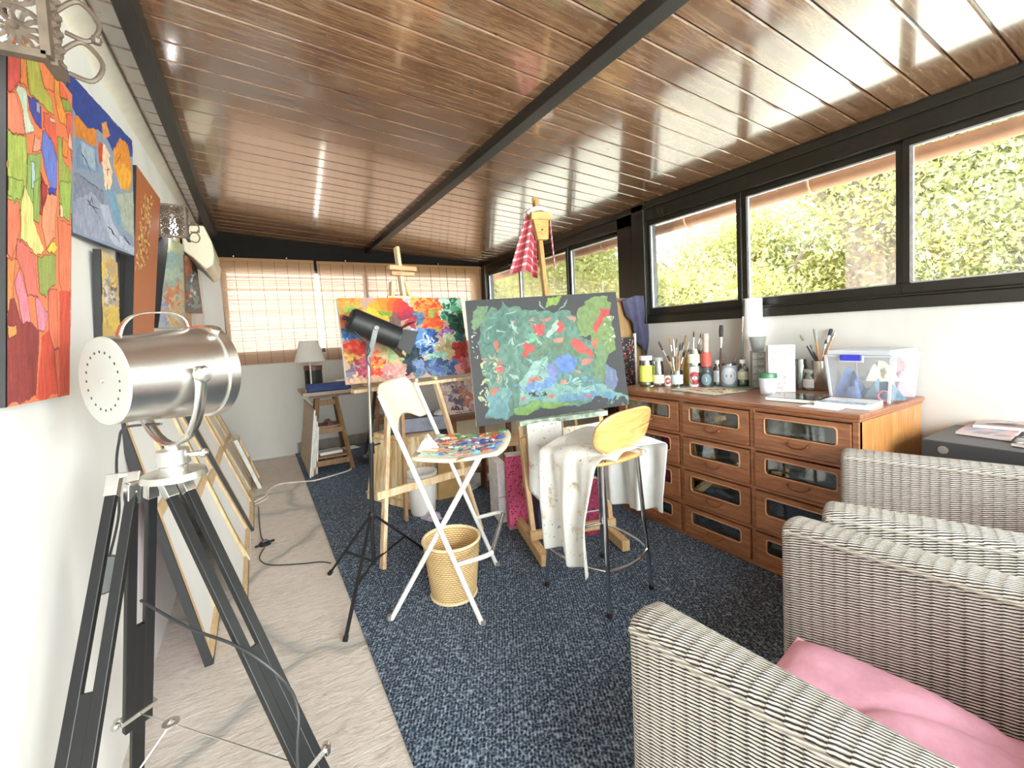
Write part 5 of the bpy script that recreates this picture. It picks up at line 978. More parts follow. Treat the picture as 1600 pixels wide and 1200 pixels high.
G = [[spt(.185*x*(1-.10*abs(y)**3), .185*y*(1-.10*abs(x)**3), SZ-.012*cos(x*1.4)*cos(y*1.2)) for x in np.linspace(-1, 1, 11)] for y in np.linspace(-1, 1, 11)]
MB().grid(np.array(G)).build('seat', BEECH, t, smooth=True, solid=.013)
bt0, bt1 = tops[1], tops[2]
for tp in (bt0, bt1): MB().tube(smooth_path([tp, tp+A3(0, 0, .03)-fd*.012, tp+A3(0, 0, .06)-fd*.006, tp+A3(0, 0, .10)+fd*.002], 5), .009, 10).build('back_support', CHROME, t, smooth=True)
bcn = (bt0+bt1)/2-fd*.06+A3(0, 0, .15); bu = (bt1-bt0)/np.linalg.norm(bt1-bt0); G = []
for r_ in np.linspace(0, 1, 9):
    row = []
    for a in np.linspace(0, 2*PI, 41):
        x = .205*r_*np.sign(cos(a))*abs(cos(a))**.72; z = .104*r_*np.sign(sin(a))*abs(sin(a))**.80; row.append(bcn+bu*x+A3(0, 0, z)-fd*(.03*(z/.1))+fd*(.035*(x/.19)**2))
    G.append(row)
MB().grid(np.array(G)).build('backrest', BEECH, t, smooth=True, solid=.011, auto=60)
# the cloths
def drape(name, label, a0, a1, b0, b1, zt, left, right, mat, seed, front=0):
    """sheet lying across the seat, falling over two edges: a is across, b along"""
    G = []; U = []; r = np.random.default_rng(seed); ph = r.random(6)*6
    path = []
    for k in range(12): path.append((a0-.012*sin(PI*k/11), zt-left*(1-k/11)**1.0, 'L'))
    for k in range(1, 14): path.append((a0+(a1-a0)*k/14, zt+.010*sin(PI*k/14)*2, 'T'))
    for k in range(12): path.append((a1+.012, zt-right*(k/11), 'R'))
    for i, (a, z, kd) in enumerate(path):
        row = []; ur = []
        for j in range(24):
            x = j/23; b = b0+(b1-b0)*x; hang_ = max(0, (zt-z)); amp = .004+.030*min(1, hang_/.25); w = amp*(sin(2*PI*2.1*x+ph[0]+.8*hang_)+.5*sin(2*PI*4.3*x+ph[1])); wob = .010*sin(9*x+ph[2]+i*.35)
            aa = a+(w if kd != 'T' else 0)*(-1 if kd == 'L' else 1)*1.0-(.018+.0 if kd == 'L' else 0); bb = b+(b-(b0+b1)/2)*(-.25*min(1, hang_/.3))+.02*sin(3*x+ph[3])*min(1, hang_*4)
            zz = z+(wob if kd == 'T' else 0)+(.012 if kd == 'T' else 0)-.05*hang_*sin(5*x+ph[4]); row.append(spt(aa, bb, zz)); ur.append((x, i*.02))
        G.append(row); U.append(ur)
    return tag(MB().grid(np.array(G), np.array(U)).build(name, mat, None, smooth=True, solid=.004, sub=1, auto=80), label, 'cloth')
drape('white_towel', 'stained white towel draped over the chrome bar stool, falling long on its left side', -.215, .08, -.215, .17, .724, .50, .02, SMK, 3)
drape('white_cloth', 'clean white cloth over the chrome bar stool seat, its end hanging beside the drawer cabinet', -.11, .225, -.245, .20, .738, .02, .38, COTTON, 9)
# ------------------------------------------------------------------ things on the counter
CZ = ZT
def ctr(x, y, xmax=2.86):
    p = onZ(x, y, CZ)
    if p[0] > xmax: p = onX(x, y, xmax); p[2] = CZ
    return p
def mpp(p): return ((A3(*p)-EYE) @ fwd)/F_PX
JG = glass('jar_glass', '#e9efec', .6)
def jar(name, label, x, yb, yt, w, cat='jar', lab=None, lid=None, fill=None, neck=.8, body=None, group=None, ring_=None, z0=None):
    p = ctr(x, yb); k = mpp(p); r = w*k/2; h = (yb-yt)*k*1.0; z = CZ+.001 if z0 is None else z0; t = thing(name, label, cat, (p[0], p[1], z), 0, group)
    lidh = .14*h if lid else 0; hb = h-lidh
    pr_ = [(0, 0), (r*.94, 0), (r, .02*h), (r, hb*.78), (r*neck, hb*.90), (r*neck, hb)]
    MB().lathe(pr_+([(r*neck*.9, hb), (r*neck*.9, hb*.9), (r*.93, hb*.76), (r*.93, .05*h), (0, .05*h)] if body is None else [(0, hb)]), n=24).build('jar_body' if cat == 'jar' else 'body', body or JG, t, smooth=True, local=True)
    if fill: MB().lathe([(0, .055*h), (r*.9, .055*h), (r*.9, hb*fill[1]), (0, hb*fill[1])], n=20).build('contents', plain('fill_'+fill[0][1:], fill[0], .5), t, smooth=True, local=True)
    if lab:
        lo = MB().lathe([(r*1.012, hb*lab[1]), (r*1.012, hb*lab[2])], n=28).build('label', plain('paper_'+lab[0][1:], lab[0], .6), t, smooth=True, local=True)
        if len(lab) > 3:      # round emblem facing the room
            dv = A3(-p[0], -p[1], 0); dv /= np.linalg.norm(dv); u = A3(dv[1], -dv[0], 0); zc = hb*(lab[1]+lab[2])/2; rr_ = hb*(lab[2]-lab[1])*.36; an0 = math.atan2(dv[1], dv[0]); G = []
            for q in (1.0, .55, .01): G.append([A3(r*1.03*cos(an0+rr_*q*cos(a)/r), r*1.03*sin(an0+rr_*q*cos(a)/r), zc+rr_*q*1.15*sin(a)) for a in np.linspace(0, 2*PI, 21)])
            MB().grid(np.array(G)).build('emblem', plain('print_'+lab[3][1:], lab[3], .6), lo, local=True)
            MB().tube(smooth_path([A3(r*1.05*cos(an0+s_*rr_*.3/r), r*1.05*sin(an0+s_*rr_*.3/r), zc+q_*rr_*.5) for s_, q_ in ((-.6, .8), (.5, .5), (-.2, .0), (.6, -.4), (-.6, -.8))], 4), .0016, 4).build('print', plain('print_white', '#efe6e0', .6), lo, local=True)
    if lid: MB().lathe([(0, hb), (r*neck*1.06, hb), (r*neck*1.08, hb+.01*h), (r*neck*1.08, h*.985), (r*neck*1.0, h), (0, h)], n=24).build('lid', plain('lid_'+lid[1:], lid, .35, .0), t, smooth=True, local=True)
    return t, p, r, h
def brush(base, tip, handle, tipc, label, group, thick=.0042, flat=False, knife=False):
    base, tip = A3(*base), A3(*tip); L = tip-base; t = thing('palette_knife' if knife else 'paintbrush', label, 'palette knife' if knife else 'paintbrush', tuple(base), 0, group); a = base+L*.62; b = base+L*.80
    MB().tube([base, base+L*.3, a], [thick*.6, thick*1.25, thick*.8], 8).build('handle', plain('handle_'+handle[1:], handle, .35), t, smooth=True)
    if knife: MB().prism([a-A3(.006, 0, 0), a+A3(.006, 0, 0), b+A3(.013, 0, 0), tip, b-A3(.009, 0, 0)], (0, .0015, 0)).build('blade', STEEL, t)
    else:
        MB().tube([a, b], [thick*.9, thick*(1.5 if flat else 1.1)], 8).build('ferrule', STEEL, t, smooth=True); MB().tube([b, b+(tip-b)*.6, tip], [thick*(1.6 if flat else 1.2), thick*(1.9 if flat else 1.35), thick*(1.5 if flat else .25)], 8).build('bristles', plain('bristle_'+tipc[1:], tipc, .85), t, smooth=True)
jar('jar', 'glass jar with yellow-green label and white lid at the far end of the counter', 1010, 603, 556, 20, lab=('#d7dc5a', .18, .80), lid='#efece4', fill=('#cfd08a', .6), neck=.92)
jar('jar', 'glass jar with cream round label beside the yellow-green one', 1029, 603, 558, 17, lab=('#efe9d2', .12, .45, '#e7dfbc'), lid='#8c8f90', neck=.86)
jar('jar', 'small pot with dark red round emblem standing before the brush jar', 1044, 603, 584, 10, cat='pot', lab=('#f0e9e4', .1, .9, '#9c2f2f'), lid='#6f3a34', body=plain('pot_cream', '#e4ddd2', .4))
bj, bp, br_, bh = jar('brush_jar', 'open glass jar with pale blue label crammed with paintbrushes', 1058, 603, 579, 18, lab=('#c9dde2', .15, .75), neck=.95)
r = random.Random(11); HC = ['#b98a4a', '#d9c9a4', '#2a2a2c', '#8a3a2a', '#c9a25e', '#3a5a4a', '#e6dcc4']; TC = ['#3a2c22', '#8a6a44', '#d8d2c4', '#6b5a48', '#20202a']
tips = [(1029, 534), (1046, 524), (1052, 530), (1058, 529), (1063, 535), (1067, 533), (1072, 524), (1077, 533), (1050, 548), (1043, 556), (1070, 548), (1062, 545)]
for i, (x, y) in enumerate(tips):
    tp = onP(x, y, bp+A3(r.uniform(-.02, .02), r.uniform(-.02, .02), 0), (fwd[0], fwd[1], 0)); a = r.random()*6; bs = A3(bp[0]+br_*.45*cos(a), bp[1]+br_*.45*sin(a), CZ+.014); brush(bs, tp, HC[i % 7], TC[i % 5], 'paintbrush standing in the crammed glass jar at the far end of the counter', 'brushes in the far jar', .0042, i % 3 == 0)
jar('yellow_bottle', 'tall amber-yellow bottle behind the crammed brush jar', 1076, 600, 546, 13, cat='bottle', body=plain('amber_liquid', '#c99a34', .2), neck=.8, lid='#d8b95a')
tn, tpn, rn, hn_ = jar('tin', 'white tin with a red round emblem under a smaller glass jar', 1086, 604, 572, 17, cat='tin', lab=('#f0ebe8', .05, .95, '#a8303a'), body=plain('white_tin', '#ebe6e2', .35), neck=.98, lid='#dcd9d4')
j2_, jp2, jr2, jh2 = jar('jar', 'glass jar with cream label standing on the white tin with the red emblem', 1090, 604, 578, 20, lab=('#efe6c8', .18, .72), neck=.9, z0=CZ+hn_+.003, group=None)
j2_.location.x, j2_.location.y = tpn[0], tpn[1]
for i, (x, y) in enumerate(((1084, 517), (1096, 519), (1100, 522), (1104, 535))):
    tp = onP(x, y, tpn, (fwd[0], fwd[1], 0)); bs = A3(tpn[0]+.008*(i-1.5), tpn[1], CZ+hn_+.02); brush(bs, tp, ['#efece4', '#4a5a30', '#c9a25e', '#2a2a2c'][i], TC[i], ['white-handled brush in the jar on top of the white tin', 'olive-handled brush in the jar on top of the white tin', 'tan-handled brush in the jar on top of the white tin', 'black-handled brush in the jar on top of the white tin'][i], 'brushes in the raised jar', .0045, i == 3)
dk_, dp, dr, dh = jar('jar', 'black-labelled jar in front of the red pot', 1104, 605, 573, 20, lab=('#26282b', .08, .85, '#5f7d88'), lid='#3a3c40', body=plain('black_jar', '#303236', .3))
rp2, rpp, rpr, rph = jar('pot', 'red paint pot stacked on the black-labelled jar', 1107, 605, 583, 15, cat='pot', lab=('#b8453a', .1, .95), body=plain('red_pot', '#a83c32', .35), neck=.95, z0=CZ+dh+.002); rp2.location.x, rp2.location.y = dp[0], dp[1]
p = A3(dp[0], dp[1], CZ+dh+rph+.003); k = mpp(p); tag(MB().lathe([(0, 0), (4.2*k, 0), (4.6*k, 27*k), (4*k, 29*k), (0, 29*k)], p, (.03, 0, 1), 16).build('pink_tube', plain('dusty_pink', '#c9a596', .5), None, smooth=True), 'dusty pink roll standing upright on the red paint pot', 'tube')
p = ctr(1121, 605); brush(A3(p[0], p[1]-.02, CZ+.015), onP(1127, 508, p, (fwd[0], fwd[1], 0)), '#3a2a20', '#2a2422', 'large dark paint-crusted brush leaning up behind the white-capped bottle', None, .0075, True)
jar('bottle', 'small clear bottle with white cap beside the black-labelled jar', 1121, 603, 563, 12, cat='bottle', lid='#f4f4f2', lab=('#d9dbe4', .2, .7), neck=.55)
gt, gp, gr, gh = jar('brush_tin', 'open grey printed tin holding palette knives', 1139, 603, 568, 24, cat='tin', body=None, lab=('#8d919c', .02, .93, '#c9ced8'), neck=.99)
for i, (x, y) in enumerate(((1130, 546), (1154, 548))): brush(A3(gp[0]+(.01 if i else -.01), gp[1], CZ+.014), onP(x, y, gp, (fwd[0], fwd[1], 0)), '#7a5a3a', '#999999', ['palette knife standing at the left of the grey printed tin', 'palette knife standing at the right of the grey printed tin'][i], None, .004, False, True)
jar('bottle', 'square-shouldered bottle of pale yellow oil with white cap', 1161, 603, 562, 17, cat='bottle', lid='#f2f1ec', fill=('#c9c48a', .7), lab=('#d6d2b0', .3, .65), neck=.5)
p = ctr(1178, 601, 2.885); k = mpp(p); t = thing('paper_roll', 'tall white roll of paper standing against the wall under the window', 'paper roll', tuple(p)); h = 134*k
MB().lathe([(0, 0), (13.5*k, 0), (13.5*k, h), (11.5*k, h), (11.5*k, h*.4)], n=32).build('roll', plain('white_paper', '#f3f2f4', .7, 0, .02, 20), t, smooth=True, local=True); MB().bar((-13.6*k*.8, -13.6*k*.62, 0), (-13.6*k*.8, -13.6*k*.62, h), .003, .001).build('paper_edge', plain('paper_edge', '#cfcfd6', .7), t, local=True)
p = ctr(1160, 602); brush(A3(p[0]+.02, p[1]+.03, CZ+.012), onP(1163, 468, p, (fwd[0], fwd[1], 0)), '#8a8f94', '#2a2a2c', 'long grey-handled flat brush leaning beside the tall paper roll', None, .006, True)
# little drawer tower with a cup on it
GPL = frosted('smoky_plastic', '#80837f', .78, .3); p = ctr(1189, 606, 2.78); k = mpp(p); w, h = 25*k, 57*k; t = thing('drawer_tower', 'small smoky-grey plastic tower of five drawers with ring pulls', 'drawer tower', tuple(p), -.95)
MB().lohi((-w/2, -w*.3, 0), (w/2, w*.7, h)).build('case', GPL, t, local=True, bevel=.002)
for i in range(5):
    z0 = .003+i*h/5; dw = MB().lohi((-w/2+.004, -w*.36, z0), (w/2-.004, -w*.28, z0+h/5-.007)).build('drawer', plain('smoky_drawer', '#8b8e8b', .35), t, local=True, bevel=.001)
    MB().tube([(.012*cos(a), -w*.38, z0+h/10+.010*sin(a)) for a in np.linspace(PI, 2*PI, 9)], .0028, 6).build('ring_pull', plain('pull_grey', '#d0d2d0', .3), dw, local=True)
MB_ = thing('plastic_cup', 'empty smoky plastic cup standing on the little drawer tower', 'cup', (p[0], p[1]+.015, CZ+h+.002)); MB().lathe([(0, 0), (8*k, 0), (8.5*k, .002), (12*k, 22*k), (12.6*k, 22.5*k), (11.4*k, 22*k), (8*k, .004), (0, .004)], n=24).build('cup_body', frosted('smoky_cup', '#8f9290', .5, .2), MB_, smooth=True, local=True)
# white card box with blossom print
p = ctr(1221, 612, 2.72); k = mpp(p); w, h = 36*k, 73*k; t = thing('card_box', 'tall white card box printed with small pink blossom twigs', 'box', tuple(p), -.90)
MB().lohi((-w/2, -.02, 0), (w/2, .07, h)).build('carton', plain('white_card', '#f6f2f0', .6, 0, .02, 10), t, local=True, bevel=.002); m = MB()
r = random.Random(3)
for cx, cz_, n in ((-.32, .86, 7), (-.34, .66, 5), (.36, .9, 4), (-.1, .12, 8), (.05, .25, 4)):
    m.tube(smooth_path([(w*cx, -.0208, h*(cz_-.10)), (w*cx+.004, -.0208, h*cz_), (w*cx+.002, -.0208, h*(cz_+.08))], 4), .0006, 4)
    for i in range(n): m.lathe([(0, 0), (.0045, 0), (.0045, .0004), (0, .0004)], (w*cx+r.uniform(-.014, .014), -.0206, h*cz_+r.uniform(-.022, .022)), (0, -1, 0), 7)
m.build('blossom_print', plain('blossom_pink', '#d99aa0', .6), t, local=True)
# specimen cup with green lid
p = ctr(1200, 615, 2.6); k = mpp(p); t = thing('lidded_cup', 'translucent plastic pot with a green lid in front of the drawer tower', 'pot', tuple(p)); MB().lathe([(0, 0), (10*k, 0), (10.5*k, .003), (12.2*k, 25*k), (0, 25*k)], n=28).build('pot_body', frosted('milky_plastic', '#e4e8f0', .72, .35), t, smooth=True, local=True); MB().lathe([(0, 25*k), (13*k, 25*k), (13*k, 31*k), (12.5*k, 32*k), (0, 32*k)], n=28).build('lid', plain('green_lid', '#2f6b48', .4), t, smooth=True, local=True)
jar('jar', 'tall empty glass jar behind the white label tin, right of the blossom box', 1251, 606, 560, 19, neck=.88)
jar('jar', 'squat glass jar with a white barcode label beside the metal brush cup', 1268, 609, 577, 22, lab=('#f1f1ef', .15, .62), lid='#b9bab6', neck=.82)
mc, mp_, mr, mh = jar('metal_cup', 'polished metal cup holding paintbrushes next to the plastic storage box', 1281, 606, 560, 22, cat='cup', body=plain('dull_pewter', '#a89c8d', .22, .9), neck=1.0)
for i, (x, y) in enumerate(((1250, 523), (1273, 514), (1266, 538), (1299, 514), (1311, 506), (1292, 530))):
    tp = onP(x, y, mp_+A3(-.005*i, .004*i, 0), (fwd[0], fwd[1], 0)); tl = A3(mp_[0]+(tp[0]-mp_[0])*.12, mp_[1]+(tp[1]-mp_[1])*.12, CZ+mh*.92)
    brush(tl, tp, ['#26262a', '#c98a4e', '#26262a', '#2c2c30', '#c27a3e', '#c98a4e'][i], ['#777268', '#8a8a86', '#5a5a5a', '#1f2024', '#8a8f90', '#3a2c22'][i], 'paintbrush standing in the metal cup beside the plastic storage box', 'brushes in the metal cup', .0055, i in (1, 3))
# storage box
X0, X1, Y0, Y1, Z0, Z1 = 2.56, 2.89, .86, 1.135, CZ+.002, CZ+.255; t = thing('storage_box', 'clear plastic storage box with a white lid and blue latch, full of cloths and bags', 'storage box', ((X0+X1)/2, (Y0+Y1)/2, Z0)); CP = frosted('clear_plastic', '#d4d9e2', .11, .12)
a = .018; lo = [(X0+a, Y0+a), (X1-a, Y0+a), (X1-a, Y1-a), (X0+a, Y1-a)]; hi = [(X0, Y0), (X1, Y0), (X1, Y1), (X0, Y1)]; zt2 = Z1-.028
MB().add([(x, y, Z0) for x, y in lo]+[(x, y, zt2) for x, y in hi], [(0, 3, 2, 1)]+[(i, (i+1) % 4, 4+(i+1) % 4, 4+i) for i in range(4)]).build('tub', CP, t, solid=.003)
m = MB(); LP = frosted('white_lid_plastic', '#d4d8e0', .75, .3); m.lohi((X0-.008, Y0-.008, zt2-.006), (X1+.008, Y1+.008, zt2+.004)); m.lohi((X0+.004, Y0+.004, zt2+.004), (X1-.004, Y1-.004, Z1)); m.build('lid', LP, t, bevel=.005)
for (x, y), (x2, y2) in zip(lo, hi): MB().bar((x, y, Z0), (x2, y2, zt2), .010, .010).build('corner_rib', LP, t)
yc = (Y0+Y1)/2+.022; MB().lohi((X0-.018, yc-.045, zt2-.022), (X0-.004, yc+.045, zt2+.008)).build('latch', plain('cobalt_latch', '#2a34c8', .35), t, bevel=.004); MB().lohi((X0-.010, yc-.052, zt2-.03), (X0-.003, yc+.052, zt2+.0)).build('latch_recess', LP, t, bevel=.002)
for lab_, x, y, z, rr_, c, h_, sd in (('blue cloth bundled at the left inside the storage box', 2.66, 1.06, Z0+.006, .055, '#5f77b0', .12, 1), ('steel-blue cloth lying along the bottom of the storage box', 2.68, .95, Z0+.006, .07, '#5a7186', .075, 2), ('pale bag in the middle of the storage box', 2.76, .98, Z0+.085, .06, '#e8e2c8', .085, 3), ('dusty pink bag at the right inside the storage box', 2.80, .92, Z0+.01, .05, '#c9a0a6', .18, 4)): rag(x, y, z, rr_, c, lab_, 'cloths in the storage box', h_, sd, 'folded_cloth', 'cloth')
tt2 = thing('tape_roll', 'small pink ring of tape in the lower front corner of the storage box', 'tape', (2.605, .905, Z0+.03)); MB().tube([(.0, .024*cos(a), .024*sin(a)) for a in np.linspace(0, 2*PI, 20)[:-1]], .005, 8, closed=True).build('tape_ring', plain('pink_tape', '#e07f9a', .4), tt2, smooth=True, local=True)
# notebooks and papers
def book(name, label, c, size, rz, cover, z=CZ+.001, th=.02, cat='notebook', extra=None, page='#f4f2ec'):
    t = thing(name, label, cat, (c[0], c[1], z), rz); w, d = size; m = MB().lohi((-w/2, -d/2, th-.002), (w/2, d/2, th)); m.lohi((-w/2, -d/2, 0), (w/2, d/2, .002)); m.lohi((w/2-.002, -d/2, 0), (w/2, d/2, th)); m.build('cover', cover, t, local=True)
    MB().lohi((-w/2+.003, -d/2+.003, .002), (w/2-.002, d/2-.003, th-.002)).build('pages', plain('page_'+page[1:], page, .7, 0, .03, 90), t, local=True); return t
book('sketchbook', 'glossy black sketchbook lying flat in front of the metal brush cup', (2.44, 1.21), (.20, .25), .12, plain('gloss_black_cover', '#1c1d1f', .12))
w = book('sketchbook', 'white sketchbook with a blue picture on its cover, before the storage box', (2.43, .985), (.19, .22), .10, plain('white_cover', '#eef1f4', .4)); P = Paint([(0,0),(1,0),(1,1),(0,1)], 50, 50, '#8fa6c4', 5, .03); P.scatter(['#5f7fb0', '#3f5f90', '#a9bcd4', '#d4dde8'], (.05, .1, .95, .9), 30, .07, 1, 2.4); P.mesh((-.03, .09, .0208), (-.03, -.09, .0208), (-.092, -.09, .0208), (-.092, .09, .0208), .0).build('cover_picture', vcol(), w, local=True)
tag(MB().lohi((2.26, .96, CZ), (2.40, 1.12, CZ+.0012)).build('paper_sheet', plain('white_paper', '#f3f2f4', .7)), 'loose white sheet under the two sketchbooks at the counter edge', 'paper')
cm = MB().lohi((2.42, 1.62, CZ), (2.80, 1.98, CZ+.0015)).build('cutting_mat', plain('sage_mat', '#7fa58a', .5, 0, .2, 30)); tag(cm, 'sage-green mat under the bottles on the counter', 'mat')
P = Paint([(0,0),(1,0),(1,1),(0,1)], 70, 90, '#ece4d0', 6, .02); P.scatter(['#c9444f', '#d9707a', '#b8303c'], (.05, .05, .9, .7), 60, .035, 1, 1.4); P.scatter(['#d8d68a', '#e6e0a8', '#a9b56a'], (.2, .3, 1, 1), 40, .04, 2, 1.5)
nk = P.mesh((2.62, 1.90, CZ+.003), (2.58, 1.56, CZ+.003), (2.30, 1.60, CZ+.003), (2.34, 1.96, CZ+.003), .0008).build('printed_napkin', vcol(), None); tag(nk, 'paper napkin printed with red and yellow flowers near the counter edge', 'napkin')
tag(MB().lohi((2.40, 2.17, CZ), (2.44, 2.20, CZ+.006)).build('eraser', plain('eraser_white', '#efeee8', .6), bevel=.002), 'small white eraser at the far end of the counter edge', 'eraser')

# ------------------------------------------------------------------ black cabinet with magazines by the right wall
t = thing('black_cabinet', 'low black cabinet with a small oval badge beside the drawer cabinet, magazines on top', 'cabinet', (2.72, .25, 0)); BC = plain('black_cabinet_paint', '#333437', .45, 0, .05, 8)
MB().lohi((2.51, -.35, .0), (2.925, .725, .66)).build('carcass', BC, t, bevel=.004); MB().lohi((2.495, -.36, .675), (2.925, .735, .758)).build('lid', BC, t, bevel=.004); MB().lohi((2.505, -.35, .66), (2.92, .73, .675)).build('shadow_gap', BLACKM, t)
MB().lathe([(0, 0), (.017, 0), (.017, .003), (0, .0035)], (2.497, .665, .722), (-1, 0, 0), 24).build('badge', plain('silver_badge', '#d9dadc', .25, .8), t)
MB().lohi((2.488, -.3, .60), (2.51, .66, .618)).build('pull_strip', plain('grey_strip', '#77787b', .4), t)
def magazine(label, pts, z, c, sd, curl=0, thick=.012):
    t = thing('magazine', label, 'magazine', tuple(onZ(*pts[0], z)), 0, 'papers on the black cabinet'); Q = [onZ(*p, z) for p in pts]; G = []
    for a in np.linspace(0, 1, 12): G.append([Q[0]*(1-a)*(1-b)+Q[1]*a*(1-b)+Q[2]*a*b+Q[3]*(1-a)*b+A3(0, 0, thick+curl*(sin(PI*a)*.6+max(0, a-.5))*(1-b*.4)) for b in np.linspace(0, 1, 8)])
    G = np.array(G); P = Paint([(0,0),(1,0),(1,1),(0,1)], 8, 12, c, sd, .02); P.scatter(['#a9b4c4', '#d9b8b4', '#8f959c', '#efece8'], (.1, .1, .9, .9), 18, .1, 1, 1.6); mb = MB().grid(G); cc = P.C.reshape(-1, 3); mb.vc = np.where(cc <= .04045, cc/12.92, ((cc+.055)/1.055)**2.4); mb.build('cover', vcol(), t, smooth=True)
    MB().prism([q+A3(0, 0, .001) for q in Q], (0, 0, thick*.9)).build('pages', plain('page_pink', '#ecdcd8', .7, 0, .05, 200), t)
magazine('pinkish magazine at the bottom of the pile on the black cabinet', [(1493, 678), (1580, 690), (1600, 672), (1522, 662)], .760, '#d9b4b4', 3)
magazine('curled open newspaper on top of the pile on the black cabinet', [(1520, 668), (1620, 676), (1640, 662), (1530, 657)], .774, '#dcd8d4', 4, .03)
magazine('dark magazine at the edge of the black cabinet', [(1580, 697), (1640, 706), (1650, 690), (1592, 683)], .760, '#2f3034', 7)

# ------------------------------------------------------------------ boards and navy jacket beside the far end of the counter
BB = wood('kraft_board', '#8d6a42', '#b8925e', 2, 3, 8, .7)
def slab(name, label, pts, y, depth, mat, cat, tilt=.0, group=None): 
    Q = [onY(*p, y) for p in pts]; return tag(MB().prism(Q, (0, depth, 0)).build(name, mat, None, bevel=.002), label, cat, group)
t = thing('canvas', 'tall brown-backed board standing behind the big painting, with a navy jacket over it', 'board', (2.42, 2.74, 0)); Q = [onY(*p, 2.72) for p in ((950, 474), (1002, 466), (1012, 566))]; xa, xb_, zt3 = Q[0][0]-.12, Q[1][0], Q[1][2]
MB().lohi((xa, 2.73, .0085), (xb_, 2.75, zt3)).build('board', BB, t); MB().lohi((xa, 2.715, zt3-.03), (xb_, 2.73, zt3)).build('rail', DKW, t)
Q = [onY(*p, 2.66) for p in ((968, 528), (990, 526), (982, 600), (960, 604))]; t = thing('painting', 'small red, black and white patterned panel beside the navy jacket', 'painting', (Q[2][0], 2.67, .0085)); MB().lohi((Q[3][0]-.1, 2.655, .0085), (Q[1][0], 2.668, Q[0][2])).build('panel', m_floral('red_black_pattern', '#2a2224', '#a83a3a', '#e4d8d0', 26), t); MB().bar((Q[1][0]+.012, 2.66, .0085), (Q[1][0]+.012, 2.66, Q[0][2]+.03), .014, .02).build('white_edge', WHITEE, t)
NAVY = plain('navy_cloth', '#3b3a55', .9, 0, .2, 10, .3); a0, a1 = onY(972, 470, 2.68), onY(1006, 462, 2.68)
G, U = hang([a0, (a0+a1)/2+A3(0, -.02, .02), a1], lambda x: .12+.50*min(1, x*1.4), 2.5, .022, (0, -1, 0), 4, n=36, mrows=20, spread=.85)
for j in range(G.shape[0]):
    for i in range(G.shape[1]): G[j, i] = G[j, i]+A3(.10*(j/19)*(.3+i/35), -.0, 0)
m = MB().grid(G, U); tag(m.build('navy_jacket', NAVY, None, smooth=True, solid=.006, auto=80), 'navy blue jacket hanging over the corner of the brown board by the window post', 'jacket')

# ------------------------------------------------------------------ table at the back with lamp and boxes
t = thing('work_table', 'thin board table top laid on a wooden trestle in front of the back wall', 'table', (.85, 4.95, .79)); MB().lohi((.365, 4.62, .80), (1.42, 5.25, .832)).build('table_top', wood('grey_board', '#8d7f70', '#b5a592', 0, 4, 10, .6), t, bevel=.003); MB().lohi((.42, 4.66, .775), (1.38, 4.70, .80)).build('edge_batten', DKW, t)
OAKT = wood('brown_trestle', '#6f4e30', '#a47a4e', 2, 5, 12, .55)
def trestle(label, x, y, d):
    t = thing('trestle', label, 'trestle', (x, y, 0), 0, 'trestles under the work table')
    for yy, wd_ in ((0, OAKT), (d, wood('dark_trestle', '#3a2c22', '#5f4833', 2, 5, 12, .55))):
        for s in (-1, 1): MB().bar((s*.185, yy+(0 if yy == 0 else .05), .0085), (s*.085, d*.5+(-.05 if yy == 0 else .05), .76), .035, .028).build('leg', wd_, t, local=True, bevel=.002)
    for z, hw_ in ((.11, .17), (.42, .135), (.70, .095)): MB().bar((-hw_, .0+z*.22-.015, z), (hw_, z*.22-.015, z), .055, .018, up=(0, 1, 0)).build('rung', OAKT, t, local=True, bevel=.002)
    for z, hw_ in ((.15, .17), (.45, .14)): MB().lohi((-hw_, z*.24, z), (hw_, d-.02-z*.1, z+.014)).build('shelf', OAKT, t, local=True)
    MB().lohi((-.12, d*.5-.07, .75), (.12, d*.5+.07, .773)).build('top_rail', OAKT, t, local=True, bevel=.002)
trestle('brown wooden ladder-like trestle under the near end of the work table', .60, 4.68, .40); trestle('brown wooden trestle under the far end of the work table, mostly hidden', 1.22, 4.74, .40)
rag(.60, 4.83, .468, .055, '#6b3f3c', 'dark red cloth folded on the upper shelf of the trestle', None, .05, 21, 'folded_cloth', 'cloth'); book('paper_pad', 'pile of papers on the lower shelf of the trestle', (.60, 4.86), (.22, .14), .1, plain('grey_card', '#b9b6ae', .7), .166, .03, 'papers'); tag(MB().prism([(.76, 4.85, .166), (.92, 4.95, .15), (.86, 5.0, .17), (.74, 4.98, .168)], (0, 0, .004)).build('paper_sheet', plain('white_paper', '#f3f2f4')), 'white sheet sticking out of the trestle shelf', 'paper')
t = thing('table_lamp', 'small table lamp with white tapered shade on the back work table', 'lamp', (.47, 4.86, .833)); k = (A3(.47, 4.86, 1.2)-EYE) @ fwd/F_PX
MB().lathe([(0, 0), (.06, 0), (.06, .008), (.012, .014), (0, .014)], n=24).build('base', WHITEM, t, smooth=True, local=True); MB().tube([(0, 0, .01), (0, 0, .34)], .007, 10).build('stem', WHITEM, t, smooth=True, local=True); MB().lathe([(.142, .295), (.086, .505), (.082, .505), (.138, .295)], n=40).build('lamp_shade', plain('white_shade', '#ece9e4', .8, 0, .03, 10), t, smooth=True, local=True); MB().tube(smooth_path([(0, .04, .01), (-.05, -.1, .01), (-.10, -.25, -.03), (-.02, -.2, -.12), (.0, .1, -.13)], 6), .003, 6).build('cord', WHITEM, t, local=True)
